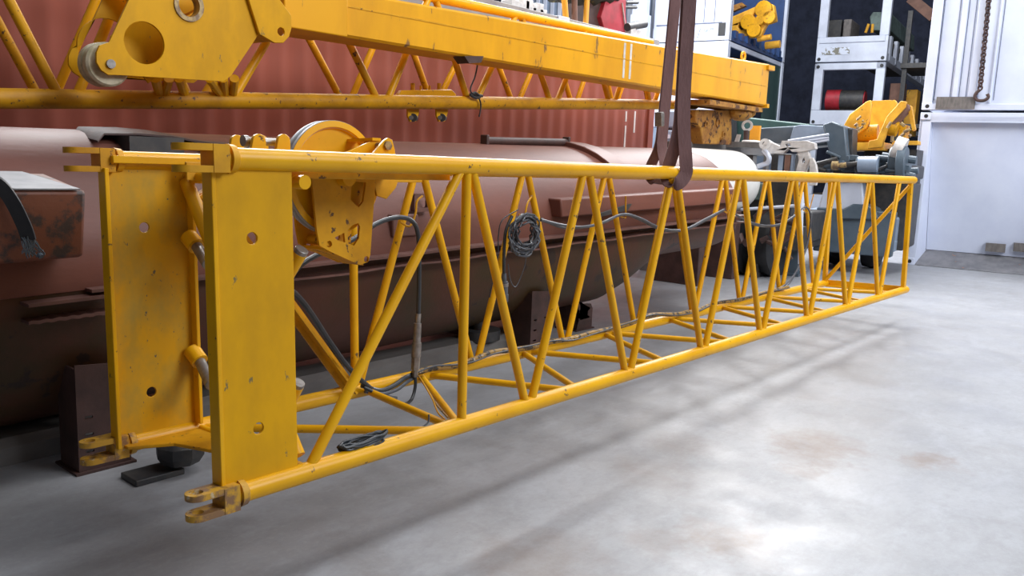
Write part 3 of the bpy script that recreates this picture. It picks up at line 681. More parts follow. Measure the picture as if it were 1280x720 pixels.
# welded seam rib along the web
secs=[]
for k in range(20):
    x=xa+(xb_-xa)*k/19; z=P(456,12,Y=YB).z+(P(959,108,Y=YB).z-P(456,12,Y=YB).z)*(x-2.9)/(10.8-2.9)
    secs.append([(x,YB-.004,z-.006),(x,YB+.004,z-.008),(x,YB+.004,z+.008),(x,YB-.004,z+.006)])
bb('weld_seam',MB().loft(secs),'yel_dirty',bm_)
for u in (782,790):
    t_=P(u,52,Y=YB).x+.0
    bb('marking_line',MB().box((t_-.03,YB-.003,zb3+.05),(t_+.01,YB+.004,zt3(t_)-.04)),'cream',bm_,label='thin cream marking line across the web')
bb('end_flange',MB().box((xb_-.02,YB-.03,zb3-.03),(xb_+.05,YB2+.03,zb3+.03)).box((xb_-.1,YB-.04,zt3(xb_)-.09),(xb_+.12,YB2+.03,zt3(xb_)-.02)),'yel_box',bev=.005)
ee=P(929,72,Y=YB+.05)
bb('lifting_eye',MB().lathe([(.045,-.012),(.07,-.012),(.07,.012),(.045,.012)],ee+V((0,0,.02)),(0,1,0),20),'yel_box',bm_)
# near part: larger collar from u 358 to 453
bb('collar',MB().box((2.30,YB-.03,2.47),(xa+.03,YB2+.03,3.0)),'yel_box',bev=.01)
bb('lug_hook',pr2([(566,71),(590,71),(587,79),(572,80)],3.1,.15),'rust_dark')
# head plates
hp=[(165,-14),(134,53),(122,57),(118,66),(118,78),(124,88),(133,94),(145,94),(277,102),(286,95),(316,50),(322,40),(306,-14)]
def headplate(y,th,mt,k=1.0):
    yy=YB-.04
    def q2(u,v): p_=P(u,v,Y=yy); return (p_.x,p_.z)
    # ellipse-looking holes are true circles
    c1=q2(178,54); r1=abs(q2(178,28)[1]-q2(178,81)[1])/2
    c2=q2(234,7); r2=.105
    return MB().prism([q2(*t) for t in hp],(0,y,0),(1,0,0),(0,0,1),th,[circ(c1[0]-(k-1)*.1,c1[1]-(k-1)*.05,r1*k,32),circ(*c2,r2,28)])
hpo=bb('head_plate',headplate(YB-.05,.02,0),'yel_plate',bev=.003)
bb('head_plate',headplate(YB2-.06,.02,0,1.5),'yel_plate',bev=.003)
c2=P(234,7,Y=YB-.05)
bb('bushing',MB().lathe([(.075,-.03),(.105,-.03),(.105,.05),(.075,.05)],c2,(0,1,0),32),'worn',hpo,label='worn bare steel bushing ring')
# inner cross plate seen through the hole
i0=P(158,26,Y=3.2);i1=P(204,84,Y=3.2)
bb('inner_web',MB().bar((i0.x,3.15,i0.z),(i1.x,3.15,i1.z),.36,.02,ref=(0,1,0)),'yel_plate')
# nylon roller
ro=P(131,80,Y=YB-.0)
rw=bb('guide_roller',MB().lathe([(.02,-.075),(.125,-.075),(.138,-.06),(.138,-.012),(.126,.0),(.138,.012),(.138,.06),(.125,.075),(.02,.075)],(ro.x+.02,YB+.06,ro.z),(0,1,0),40),'nylon',label='worn cream nylon guide roller')
rb_=P(137,80,Y=YB-.06)
part('roller_bolt',MB().cyl((rb_.x,YB-.085,rb_.z),(rb_.x,YB+.1,rb_.z),.028,18).cyl((rb_.x,YB-.06,rb_.z),(rb_.x,YB-.05,rb_.z),.042,22),'steel',rw)
# second rounded cheek overlapping the head plate
ck=[(304,-14),(322,43),(341,54),(352,54),(359,46),(362,36),(362,20),(346,-2),(330,-14)]
yy=YB-.075
cko=bb('cheek_plate',MB().prism([(P(u,v,Y=yy).x,P(u,v,Y=yy).z) for u,v in ck],(0,yy,0),(1,0,0),(0,0,1),.025,[circ(P(349,40,Y=yy).x,P(349,40,Y=yy).z,.030,18)]),'yel_plate',bev=.004)
bb('cheek_flange',MB().hull8([*(P(322,43,Y=yy)+V(d) for d in ((0,0,0),(.14,0,-.03),(.14,.35,-.03),(0,.35,0))),*(P(322,43,Y=yy)+V(d) for d in ((0,0,.02),(.14,0,-.01),(.14,.35,-.01),(0,.35,.02)))]),'yel_dirty',cko)
# grey-rimmed sheave at left top edge between plates
sx=P(150,-60,Y=3.2)
bb('head_sheave',MB().lathe([(.04,-.05),(.34,-.05),(.36,-.02),(.33,0),(.36,.02),(.34,.05),(.04,.05)],(P(200,-45,Y=3.2).x,3.2,P(200,-45,Y=3.2).z),(0,1,0),48),'yel_dirty')
# struts down to the raised chord
for u0,u1,v1 in ((194,199,112),(211,206,112),(224,230,112),(262,276,113),(279,281,113),(293,291,113)):
    a_=P(u0,98,Y=3.3); b_=P(u1,v1+4,Y=Y2-.03)
    bb('foot_strut',MB().cyl(a_,b_,.035,10),'yel')
# support block at far right
sbk=root('support_block','rusty yellow hollow casting carrying the far end of the box boom','support block',P(895,180,Y=3.3))
def q3(u,v,y=3.3): p_=P(u,v,Y=y); return (p_.x,p_.z)
part('block_face',MB().prism([q3(874,137),(q3(911,138)[0],q3(911,138)[1]),q3(911,181),q3(875,180),q3(872,160),q3(866,152),q3(866,137)],(0,3.55,0),(1,0,0),(0,0,1),.30,[]),'yel_rust',sbk,bev=.015)
for u,v,r_ in ((897,153,.07),(904,168,.05),(901,174,.035),(882,155,.05)):
    a_=P(u,v,Y=3.25); part('boss',MB().lathe([(r_*.55,-.02),(r_,-.02),(r_,.02),(r_*.55,.02)],a_,(0,1,0),18),'yel_rust',sbk)
part('top_plate',MB().box((q3(862,137)[0],3.0,zb3-.10),(q3(930,137)[0],3.5,zb3-.035)),'yel_rust',sbk)
part('ragged_casting',MB().sphere(P(925,142,Y=3.2),.16,(1.6,1,.7),14).sphere(P(936,138,Y=3.2),.12,(1,1,1),10),'yel_rust',sbk)
# trestle deck and legs
td=P(868,181,Y=3.1)
part('trestle_beam',MB().box((P(862,180,Y=3.4).x,3.42,1.74),(P(968,180,Y=3.4).x+.1,3.95,1.88)),'deckgrey',tb_,bev=.01)
for x in (9.1,11.6):
    for y in (3.52,3.86): part('trestle_leg',MB().box((x-.07,y-.07,0),(x+.07,y+.07,1.74)),'deckgrey',tb_,bev=.005)

# ================================================================ YARD (container stacks, rack, machinery)
def bt(n,mb,mt,par,**k): return part(n,mb,mt,par,T=MBK,**k)
def BR(name,label,cat,loc,**k): return root(name,label,cat,MBK@V(loc),(0,0,PH),**k)
def bthing(n,mb,mt,label,cat,**k): return part(n,mb,mt,None,label,T=MBK,cat=cat,**k)
def bbox(u0,v0,u1,v1,Dp,th,mb=None):
    a_=B(u0,(v0+v1)/2,Dp); b_=B(u1,(v0+v1)/2,Dp); z1=B((u0+u1)/2,v0,Dp).z; z0=B((u0+u1)/2,v1,Dp).z
    return (mb or MB()).box((Dp,a_.y,z0),(Dp+th,b_.y,z1))
def bprism(pts,Dp,th,mb=None,holes=()):   # outline facing the camera side (plane x = Dp)
    def f(t): p_=B(t[0],t[1],Dp); return (p_.y,p_.z)
    return (mb or MB()).prism([f(t) for t in pts],(Dp,0,0),(0,1,0),(0,0,1),th,[[f(t) for t in h] for h in holes])
# --- right stack: two white containers, face at DC
DC=15.66; bl,br_=2.0,-.44
def corner_blocks(z0,z1,mb,x=DC,bL=bl,bR=br_):
    for bb_ in ((bL,bL-.16),(bR,bR+.16)):
        for za,zb_ in ((z0,z0+.12),(z1-.12,z1)): mb.box((x-.008,bb_[0],za),(x+.17,bb_[1],zb_))
    return mb
def holes(z0,z1,mb,x=DC,bL=bl,bR=br_):
    for b_ in (bL-.085,bR+.085):
        for z in (z0+.06,z1-.06): mb.tube([(x-.011,b_,z),(x-.006,b_,z)],.032,12)
    return mb
c1=BR('shipping_container','white shipping container on the floor at right, lower of the stacked two','shipping container',(DC+3,.78,0))
bt('frame',corner_blocks(0,2.56,MB().box((DC,bl,0),(DC+.16,bl-.17,2.56)).box((DC,br_,0),(DC+.16,br_+.17,2.56)).box((DC,bl,2.40),(DC+.15,br_,2.56))),'white',c1,bev=.008)
bt('body',MB().box((DC+.75,bl,.04),(DC+6.05,br_,2.5)).box((DC,bl,.0),(DC+.8,bl-.04,2.5)).box((DC,br_,.0),(DC+.8,br_+.04,2.5)).box((DC,bl,2.42),(DC+.8,br_,2.5)),'white',c1)
pbL=B(1158,311,DC+.55).y; ptL=B(1166,152,DC+.12).y
bt('end_panel',MB().hull8([(DC+.55,pbL,.24),(DC+.8,pbL,.24),(DC+.8,br_+.1,.24),(DC+.55,br_+.1,.24),(DC+.12,ptL,2.42),(DC+.8,ptL,2.42),(DC+.8,br_+.1,2.42),(DC+.12,br_+.1,2.42)]),'white',c1)
bt('side_cheek',MB().hull8([(DC+.02,bl-.165,.02),(DC+.80,bl-.03,.02),(DC+.80,pbL,.02),(DC+.55,pbL,.02),(DC+.02,bl-.165,2.42),(DC+.8,bl-.03,2.42),(DC+.8,ptL,2.42),(DC+.12,ptL,2.42)]),'white',c1)
bt('sill',MB().hull8([(DC+.0,bl-.17,.0),(DC+.75,pbL+.1,.0),(DC+.75,br_,.0),(DC,br_,.0),(DC+.0,bl-.17,.012),(DC+.6,pbL+.02,.25),(DC+.6,br_,.25),(DC,br_,.012)]),'zinc',c1,bev=.004)
pk=MB()
for u0,u1 in ((1232,1257),(1267,1290)): 
    a_=B(u0,308,DC+.45);b_=B(u1,308,DC+.45); pk.box((DC+.44,a_.y,a_.z-.08),(DC+.56,b_.y,a_.z+.06))
bt('fork_pocket',pk,'platedull',c1)
bt('casting_hole',holes(0,2.56,MB()),'black',c1)
c2_=BR('shipping_container','white shipping container with a chain, upper of the stacked two at right','shipping container',(DC+3,.78,2.59))
zu=2.60
bt('frame',corner_blocks(zu,zu+2.55,MB().box((DC,bl,zu),(DC+.16,bl-.15,zu+2.55)).box((DC,br_,zu),(DC+.16,br_+.17,zu+2.55)).box((DC,bl,zu),(DC+.15,br_,zu+.10)).box((DC,bl,zu+2.4),(DC+.15,br_,zu+2.55))),'white',c2_,bev=.008)
bt('body',MB().box((DC+.12,bl-.01,zu+.05),(DC+6.05,br_+.01,zu+2.5)),'white',c2_)
dr=bt('door_panel',MB().box((DC+.055,bl-.16,zu+.10),(DC+.13,br_+.17,zu+2.4)),'white',c2_)
# corrugation grooves near the left edge
gr=MB()
for b_ in (1.83,1.60,1.47,1.37,1.20,.97,.20): gr.box((DC+.048,b_+.006,zu+.16),(DC+.06,b_-.006,zu+2.38))
bt('panel_groove',gr,'seam',dr)
pf=MB()
for b0,b1 in ((1.57,1.49),(1.34,1.23)): pf.box((DC+.02,b0,zu+.14),(DC+.06,b1,zu+2.4))
bt('rib',pf,'white',dr,bev=.01)
bt('locking_rod',MB().cyl((DC+.03,1.02,zu+.12),(DC+.03,1.02,zu+2.4),.018,12),'white',dr)
bt('casting_hole',holes(zu,zu+2.55,MB()),'black',c2_)
wp=bbox(1170,121,1219,136,DC-.02,.03); bt('worn_plate',wp,'platedull',c2_,label='weathered grey plate at the foot of the door')
# chain
ch=BR('hanging_chain','rusty steel chain with a hook hanging down the upper white container','chain',tuple(B(1226,125,DC-.05)))
lk=MB(); t0=B(1239,-30,DC-.05); t1=B(1225,112,DC-.05); nlk=34
for k in range(nlk):
    c_=t0.lerp(t1,(k+.5)/nlk); h_=(t0-t1).length/nlk*.72; al=(k%2)
    pts=[]
    for j in range(13):
        t=2*math.pi*j/12; w_=.030*math.cos(t)
        pts.append(c_+(V((w_*.5,w_,h_*math.sin(t))) if al else V((-w_,w_*.6,h_*math.sin(t)))))
    lk.tube(pts,.013,6)
bt('chain_links',lk,'rust_dark',ch)
hk=[t1+V((0,0,.0)),t1+V((0,.05,-.06)),t1+V((0,.06,-.12)),t1+V((0,.01,-.17)),t1+V((0,-.08,-.17)),t1+V((0,-.13,-.12)),t1+V((0,-.11,-.07))]
bt('chain_hook',MB().tube(curve(hk,5),.026,10),'rust_dark',ch)
# --- centre: stacked white flat racks at D=31
DR=31.5
def rack_bay(vt,vb,name,label,zb0,zdeck,ztop,zbeam):
    """zb0..zdeck: base; zbeam..ztop: head beam"""
    b0=B(1016,110,DR).y; b1=B(1104,110,DR).y
    r_=BR('flat_rack',label,'flat rack',(DR+6,(b0+b1)/2,zb0))
    bL,bR=b0,b1
    bt('base_frame',MB().box((DR,bL,zb0+.02),(DR+.2,bR,zdeck)),'white2',r_,bev=.02)
    bt('post',MB().box((DR,bL,zdeck),(DR+.22,bL-.30,ztop)),'white2',r_,bev=.02)
    bt('post',MB().box((DR,bR,zdeck),(DR+.22,bR+.30,ztop)),'white2',r_,bev=.02)
    bt('head_beam',MB().box((DR,bL,zbeam),(DR+.2,bR,ztop)),'white2',r_,bev=.02)
    sb=MB().box((DR+.2,bR+.02,zb0+.05),(DR+12,bR+.30,zb0+.30))
    bt('side_beam',sb,'white2',r_)
    dk=MB().box((DR+.2,bL-.1,zdeck-.20),(DR+12,bR+.1,zdeck-.05)); bt('deck',dk,'wood',r_)
    for k in range(8):
        x=DR+.6+k*1.35; bt('stake_pocket',MB().box((x,bR-.0,zb0+.1),(x+.35,bR+.12,zdeck+.05)),'white2',r_)
    bt('casting_hole',MB().tube([(DR-.01,bR+.12,zb0+.12),(DR,bR+.12,zb0+.12)],.06,12).tube([(DR-.01,bL-.12,zb0+.12),(DR,bL-.12,zb0+.12)],.06,12).tube([(DR-.01,bR+.12,ztop-.12),(DR,bR+.12,ztop-.12)],.06,12).tube([(DR-.01,bL-.12,ztop-.12),(DR,bL-.12,ztop-.12)],.06,12),'black',r_)
    return r_,bL,bR
zz=lambda v:B(1058,v,DR).z
zs=zz(78.5)
rA,bL,bR=rack_bay(0,0,'','pale grey flat rack with green boxes, upper tier of the centre stack',zs+.02,zz(46),zs+3.6,zs+3.3)
bt('worn_marking',MB().box((DR-.012,B(1040,64,DR).y+.35,zz(68)),(DR+.02,B(1062,64,DR).y,zz(59))),'smudge',rA)
bt('end_board',MB().box((DR-.04,bL-.1,zz(53)),(DR+.02,bR+.1,zz(46))),'white2',rA)
rB,_,_=rack_bay(0,0,'','pale grey flat rack holding the black and red part, middle tier of centre stack',zz(157),zz(138),zs,zz(87))
rC=BR('flat_rack','pale grey flat rack at ground level, lowest of the centre stack','flat rack',(DR+6,(bL+bR)/2,0))
bt('base_frame',MB().box((DR,bL,0),(DR+.2,bR,.6)).box((DR,bL,.6),(DR+.22,bL-.3,zz(157)-.01)).box((DR,bR,.6),(DR+.22,bR+.3,zz(157)-.01)).box((DR,bL,zz(157)-.3),(DR+.2,bR,zz(157)-.01)),'white2',rC,bev=.02)
bt('deck',MB().box((DR+.2,bL,.3),(DR+12,bR,.6)),'wood',rC)
# the cargo
cy=B(1018,124,DR+1); cx_=B(1083,122,DR+1)
cg=BR('cargo_roll','black padded cylinder with red ends lying in the middle tier','machine part',(DR+1,(cy.y+cx_.y)/2,zz(138)))
rr_=.33; zc_=zz(138)+.62
rr_=.36
bt('drum',MB().tube([(DR+1,bL-.45,zc_-.2),(DR+1,bR+.75,zc_-.2)],rr_,20).box((DR+.85,bL-.45,zc_-.56),(DR+1.5,bR+.75,zc_-.2)),'dark',cg)
bt('red_end',MB().tube([(DR+1,bL-.31,zc_-.2),(DR+1,bL-.80,zc_-.2)],rr_+.02,20),'crimson',cg); bt('red_end',MB().tube([(DR+1,bR+1.05,zc_-.2),(DR+1,bR+.72,zc_-.2)],rr_-.05,20),'crimson',cg)
def cargo(name,u0,v0,u1,v1,Dp,th,mt,label,cat,zbase=None,**k):
    mb=MB(); a_=B(u0,(v0+v1)/2,Dp);b_=B(u1,(v0+v1)/2,Dp); z1=B((u0+u1)/2,v0,Dp).z; z0=B((u0+u1)/2,v1,Dp).z if zbase is None else zbase
    mb.box((Dp,a_.y,z0),(Dp+th,b_.y,z1)); return bthing(name,mb,mt,label,cat,bev=.03,**k)
zd=zz(46)
gb=bprism([(1088,20),(1092,16),(1113,16),(1113,28),(1108,31),(1089,30)],DR+2.2,.1)
bthing('green_box',bprism([(1087,21),(1091,15),(1113,15),(1113,38),(1089,38)],DR+2.2,6.2),'greenbox','pale green metal box lying in the upper tier of the centre rack','box',bev=.03)
tz=MB(); 
for (u0,u1) in ((1082,1086),(1090,1091)): tz.cyl(B(u0,41,DR+1.6),B(u1,30,DR+1.6),.05,8)
bthing('yellow_strut',tz,'yel_far','pair of thin yellow struts propped before the green box','strut')
cargo('dark_crate',1024,25,1052,42,DR+1.5,3,'dark','dark crate at left inside the upper tier of the centre rack','crate',zbase=zd)
cargo('grey_case',1054,24,1064,42,DR+1.2,1.5,'platedull','grey case leaning right of the dark crate, upper tier','case',zbase=zd)
cargo('brown_board',1111,104,1130,142,DR+1.5,.3,'brown','tall brown board beside the middle tier of the centre rack','board',zbase=zz(150))
cargo('yellow_cabinet',1132,112,1146,140,DR+2.5,.8,'yel_far','dull yellow cabinet right of the brown board','cabinet',zbase=zz(165))
# shelf tier holding these: continuation rack behind
rD=BR('storage_rack','dark steel storage rack between the centre stack and the right white containers','rack',(DR+3,bR-2,0))
bt('upright',MB().box((DR+1.2,bR-.35,0),(DR+1.35,bR-.5,zz(10))).box((DR+1.2,bR-3.4,0),(DR+1.35,bR-3.55,zz(10))),'dark',rD)
bt('shelf',MB().box((DR+1.1,bR-.3,zz(157)),(DR+4,bR-3.6,zz(152))),'dark',rD); bt('shelf',MB().box((DR+1.1,bR-.3,zz(82)),(DR+4,bR-3.6,zz(76))),'dark',rD)
bt('rusty_beam',MB().bar((DR+3,B(1138,0,DR+3).y,B(1138,-2,DR+3).z),(DR+3,B(1168,18,DR+3).y,B(1168,22,DR+3).z),.3,.35),'brown',rD,label='rusty slanting beam near the top')
# --- left stack at D=25
DL=25.0
zs2=B(905,50,DL).z; bE=B(912,40,DL).y; bW=bE+2.44
wc=BR('shipping_container','white container with an open blue side, upper tier of the left stack','shipping container',(DL+3,bE+1.2,zs2))
bt('end_wall',MB().box((DL,bE,zs2+.02),(DL+.1,bW,zs2+2.6)),'white',wc,bev=.01)
bt('corner_post',MB().box((DL-.03,bE,zs2),(DL+.2,bE+.18,zs2+2.6)),'white2',wc,bev=.01); bt('corner_post',MB().box((DL+5.9,bE,zs2),(DL+6.1,bE+.2,zs2+2.6)),'white2',wc,bev=.01)
gm=MB()
for u in (880,893): gm.box((DL-.02,B(u,20,DL).y,zs2+.55),(DL,B(u,20,DL).y-.02,zs2+2.5))
gm.box((DL-.02,bW-.1,zs2+.50),(DL,bE+.25,zs2+.53)); bt('panel_groove',gm,'seam',wc)
bt('sill_beam',MB().box((DL-.03,bE+.18,zs2),(DL+.06,bW,zs2+.42)),'white',wc,bev=.01)
bt('worn_marking',MB().box((DL-.036,B(869,44,DL).y,zs2+.1),(DL,B(880,44,DL).y,zs2+.22)).box((DL-.036,B(874,38,DL).y,zs2+.26),(DL,B(893,38,DL).y,zs2+.36)),'smudge2',wc)
bt('pocket',MB().box((DL-.04,bE+.12,zs2+.12),(DL,bE+.34,zs2+.5)),'black',wc)
bt('back_wall',MB().box((DL+.1,bE+2.2,zs2+.1),(DL+6,bE+2.3,zs2+2.6)).box((DL+5.8,bE+.1,zs2+.1),(DL+5.9,bE+2.3,zs2+2.6)),'blue',wc)
bt('deck',MB().box((DL+.1,bE+.02,zs2+.02),(DL+6,bE+2.3,zs2+.16)),'blue',wc)
for k in range(9): bt('floor_bracket',MB().box((DL+.5+k*.6,bE-.02,zs2+.12),(DL+.75+k*.6,bE+.08,zs2+.34)),'blue',wc)
wc2=BR('shipping_container','white container frame with dark green inside, lower tier of the left stack','shipping container',(DL+3,bE+1.2,zs2-2.6))
bt('end_wall',MB().box((DL,bE,zs2-2.58),(DL+.1,bW,zs2-.02)),'white',wc2,bev=.01)
bt('corner_post',MB().box((DL-.03,bE,zs2-2.59),(DL+.2,bE+.2,zs2-.02)).box((DL+5.85,bE,zs2-2.59),(DL+6.1,bE+.28,zs2-.02)).box((DL,bE+.02,zs2-.16),(DL+6,bE+.1,zs2-.02)),'white2',wc2,bev=.01)
bt('side_panel',MB().box((DL+4.1,bE+.04,zs2-2.5),(DL+5.85,bE+.08,zs2-.16)),'green',wc2)
bt('back_wall',MB().box((DL+.1,bE+2.2,zs2-2.5),(DL+6,bE+2.3,zs2-.1)),'green',wc2)
wc3=BR('shipping_container','grey container at ground level under the left stack','shipping container',(DL+3,bE+1.2,0))
bt('body',MB().box((DL,bE,.0),(DL+6.1,bW,zs2-2.6)),'slate_l',wc3,bev=.02)
# yellow gearbox machine inside blue container
ym=BR('winch_frame','yellow winch frame with tubes and gears on the blue deck','machine',(DL+2,bE+.8,zs2+.2))
D1=DL+1.8
bt('cheek',bprism([(905,20),(912,22),(958,2),(967,6),(970,26),(958,30),(950,46),(935,47),(912,37),(900,38)],D1,.25,holes=[[(922,34),(924,29),(929,29),(930,35),(926,38)],[(941,19),(944,15),(948,18),(946,23),(942,22)]]),'yel_far',ym,bev=.03)
bt('cheek',bprism([(900,12),(927,3),(932,7),(905,19)],D1+.8,.2),'yel_rust',ym)
gg=MB()
for (u,v,r_) in ((936,28,.24),(943,38,.22),(955,12,.26),(962,22,.2),(950,26,.15)):
    c_=B(u,v,D1-.05); gg.tube([c_+V((-.12,0,0)),c_+V((.1,0,0))],r_,16)
bt('gear',gg,'yel_dirty',ym,bev=.02)
bt('cross_tube',MB().cyl(B(947,49,D1+.2),B(964,46,D1+.2),.09,12),'yel_far',ym); bt('cross_tube',MB().cyl(B(957,57,D1+1.2),B(975,55,D1+1.2),.12,12),'yel_far',ym)
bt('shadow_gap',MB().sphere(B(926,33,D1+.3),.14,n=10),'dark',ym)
# grey posts/containers seen between crimson frame and slings
wl=BR('shipping_container','pale blue-grey container end behind the crimson frame','shipping container',(DL+4,bE+4.5,zs2))
wlx=MB().box((DL+1.5,bW+.4,0),(DL+6,bW+5.5,zs2+4)); bt('body',wlx,'slate_l',wl)
rb2=MB()
for k in range(16): rb2.box((DL+1.44,bW+.6+k*.3,.3),(DL+1.5,bW+.74+k*.3,zs2+3.9))
bt('rib',rb2,'white2',wl,bev=.01)
bthing('steel_column',MB().loft([[(DL-.55+.30*math.cos(t),B(797,30,DL).y-.3+.30*math.sin(t),z) for t in [math.pi*k/4+.39 for k in range(8)]] for z in (0,zs2+4)]),'white2','pale grey octagonal column left of the slings','column')
bthing('column_sleeve',MB().loft([[(DL-.55+.36*math.cos(t),B(797,30,DL).y-.3+.36*math.sin(t),z) for t in [math.pi*k/4+.39 for k in range(8)]] for z in (0,B(797,24,DL).z)]),'white2','wider lower sleeve of the pale octagonal column','column')
# --- machinery between (approx 12-16 m away)
# grey machine cover seen between the slings
gmn=BR('grey_equipment_case','light grey ribbed equipment case seen between and beside the slings','equipment case',tuple(B(850,185,14.5)))
bt('case_lid',bbox(824,138,876,160,14.5,1.5),'slate_l',gmn,bev=.03); bt('case_body',bbox(822,163,876,200,14.45,1.5),'slate_l',gmn,bev=.02)
bt('seam',bbox(822,160,876,163,14.52,1.4),'black',gmn)
for u in (832,842,862,870): bt('rib',bbox(u,168,u+5,173,14.42,.05),'white2',gmn)
bt('stencil',bbox(829,146,834,151,14.48,.03).bm and bbox(829,145,834,149,14.48,.03,bbox(829,151,834,156,14.48,.03)),'cream',gmn)
bt('legs',MB().box((14.6,B(830,190,14.6).y,0),(14.8,B(836,190,14.6).y,B(830,200,14.5).z)).box((14.6,B(866,190,14.6).y,0),(14.8,B(872,190,14.6).y,B(830,200,14.5).z)),'dark',gmn)
bthing('shackle',MB().lathe([(.05,-.03),(.10,-.03),(.10,.03),(.05,.03)],B(842,184,14.38),(1,.3,0),18),'cream','cream shackle eye between the two slings above the vessel','shackle')
# truck crane chassis
tk=BR('truck_crane','grey truck crane chassis with slate boom parked behind the far boom end','truck crane',(13.6,3.0,0))
DT=13.6
bt('chassis',bbox(985,268,1118,306,DT,2.2).box((DT,B(1118,290,DT).y,.35),(DT+2,B(985,290,DT).y,.55)),'slate_l',tk,bev=.03)
bt('bumper',bbox(1018,262,1117,318,DT-.15,.2),'slate',tk,bev=.02)
bt('cab_panel',bprism([(1032,228),(1078,228),(1080,262),(1022,262)],DT-.1,.3),'white2',tk,bev=.02)
bt('wheel_arch',bprism([(1048,272),(1052,262),(1066,255),(1084,256),(1094,262),(1098,274),(1048,274)],DT-.2,.5),'slate',tk,bev=.02)
bt('dark_housing',bbox(1082,228,1134,312,DT+.4,1.2),'dark',tk,bev=.03)
bt('turntable',bbox(1010,204,1138,222,DT+.3,1.6),'dark',tk,bev=.03)
bt('engine',bbox(1052,196,1135,216,DT+.2,1.0).tube([B(1070,206,DT),B(1100,206,DT)],.13,16).tube([B(1112,200,DT),B(1134,201,DT)],.2,18).tube([B(1030,207,DT-.1),B(1056,206,DT-.1)],.07,12),'slate',tk,bev=.02)
gd=MB()
for i in range(26):
    u=random.uniform(1000,1130); v=random.uniform(196,222); c_=B(u,v,DT-.05+random.uniform(-.1,.2)); w_=random.uniform(.04,.12)
    if i%2: gd.box(c_-V((w_,w_,w_*.6)),c_+V((w_,w_,w_*.6)))
    else: gd.tube([c_-V((0,w_*2,0)),c_+V((0,w_*2,random.uniform(-.1,.1)))],w_*.5,10)
bt('engine_fittings',gd,'slate',tk,bev=.01)
gd=MB()
for i in range(16):
    u=random.uniform(1002,1132); v=random.uniform(205,226); c_=B(u,v,DT-.15); w_=random.uniform(.03,.09)
    gd.tube([c_-V((0,w_*2,random.uniform(-.1,.1))),c_+V((0,w_*2,0))],w_*.5,10)
bt('hoses',gd,'dark',tk)
bt('flywheel_housing',MB().tube([B(1122,205,DT-.1),B(1133,205,DT-.1)],.26,20),'slate',tk,bev=.01)
bt('grey_drum',MB().tube([B(1073,206,DT-.25),B(1097,206,DT-.25)],.11,18),'slate_l',tk)
bt('copper_valve',MB().tube([B(1040,207,DT-.2),B(1048,207,DT-.2)],.07,14).tube([B(1048,207,DT-.2),B(1058,206,DT-.2)],.04,12),'worn',tk)
bt('slate_boom',bprism([(948,160),(1000,157),(1038,158),(1042,180),(1000,185),(948,184)],DT+.4,.7),'slate',tk,bev=.02)
bt('boom_sleeve',bprism([(992,158),(1000,156),(1040,158),(1040,176),(986,178)],DT+.3,.1),'slate_l',tk,bev=.01)
bt('boom_head',bprism([(1028,156),(1040,152),(1056,158),(1060,205),(1042,206),(1036,190)],DT-.1,.5),'slate',tk,bev=.02)
bt('boom_head_side',bprism([(1053,158),(1066,160),(1065,196),(1060,206),(1051,204)],DT+.1,.4),'dark',tk,bev=.02)
for v0,v1 in ((176,168),(180,172),(184,175)): bt('stay_rod',MB().cyl(B(985,v0,DT-.2),B(1036,v1,DT-.2),.018,8),'white2',tk)
for u0,u1,v in ((923,938,0),(944,964,0)):
    for dd in (0,.0):
        pass
wh=B(945,322,12.0)
for dd in (.0,.38):
    w_=bt('wheel',MB().lathe([(.16,-.12),(.36,-.14),(.47,-.12),(.49,-.06),(.475,0),(.49,.06),(.47,.12),(.36,.14),(.16,.12)],(12.1+dd*.2,wh.y+.25-dd*1.1,.49),(.15,1,0),36),'black',tk)
    bt('hub',MB().lathe([(.01,-.1),(.16,-.1),(.17,.1),(.01,.1)],(12.1+dd*.2,wh.y+.25-dd*1.1,.49),(.15,1,0),20),'dark',w_)
bt('wheel',MB().lathe([(.16,-.12),(.36,-.14),(.47,-.12),(.49,0),(.47,.12),(.36,.14),(.16,.12)],(14.6,2.9,.49),(0,1,0),30),'black',tk)
bt('wheel',MB().lathe([(.16,-.12),(.36,-.14),(.47,-.12),(.49,0),(.47,.12),(.36,.14),(.16,.12)],(14.6,2.35,.49),(0,1,0),30),'black',tk)
bt('axle_beam',MB().box((12.0,wh.y-.6,.42),(15.2,wh.y-.2,.75)),'dark',tk)
bt('outrigger',bbox(925,262,1015,300,12.4,.8),'dark',tk,bev=.03)
bt('outrigger_foot',MB().box((12.5,B(985,300,12.5).y,.0),(12.8,B(1000,300,12.5).y,.9)).box((12.4,B(975,300,12.5).y,.0),(12.9,B(1004,300,12.5).y,.04)),'slate',tk)
# cream brackets
cb=BR('cream_bracket','cream steel bracket with rounded holes standing beyond the vessel end','bracket',tuple(B(975,215,11.8)))
D5=11.8
bt('crossarm',bprism([(952,182),(958,174),(964,178),(975,183),(977,176),(1008,176),(1018,179),(1019,186),(1008,189),(1000,190),(990,190),(985,185),(978,192),(965,192),(958,196),(953,191)],D5,.15,holes=[[(981,180),(987,179),(988,183),(983,184)]]),'cream',cb,bev=.01)
bt('upright_plate',bprism([(996,188),(1010,188),(1013,198),(1006,216),(1008,232),(992,232),(995,212),(998,200)],D5+.02,.10,holes=[[(1003,199),(1005,197),(1006,203),(1004,205),(1002,203)]]),'cream',cb,bev=.01)
bt('small_plate',bprism([(1012,198),(1016,197),(1020,206),(1022,218),(1020,232),(1011,232)],D5-.03,.08),'cream',cb,bev=.01)
bt('white_hose',MB().tube(curve([B(955,188,D5),B(961,196,D5-.05),B(960,203,D5),B(953,206,D5),B(947,208,D5)],5),.035,10),'white2',cb)
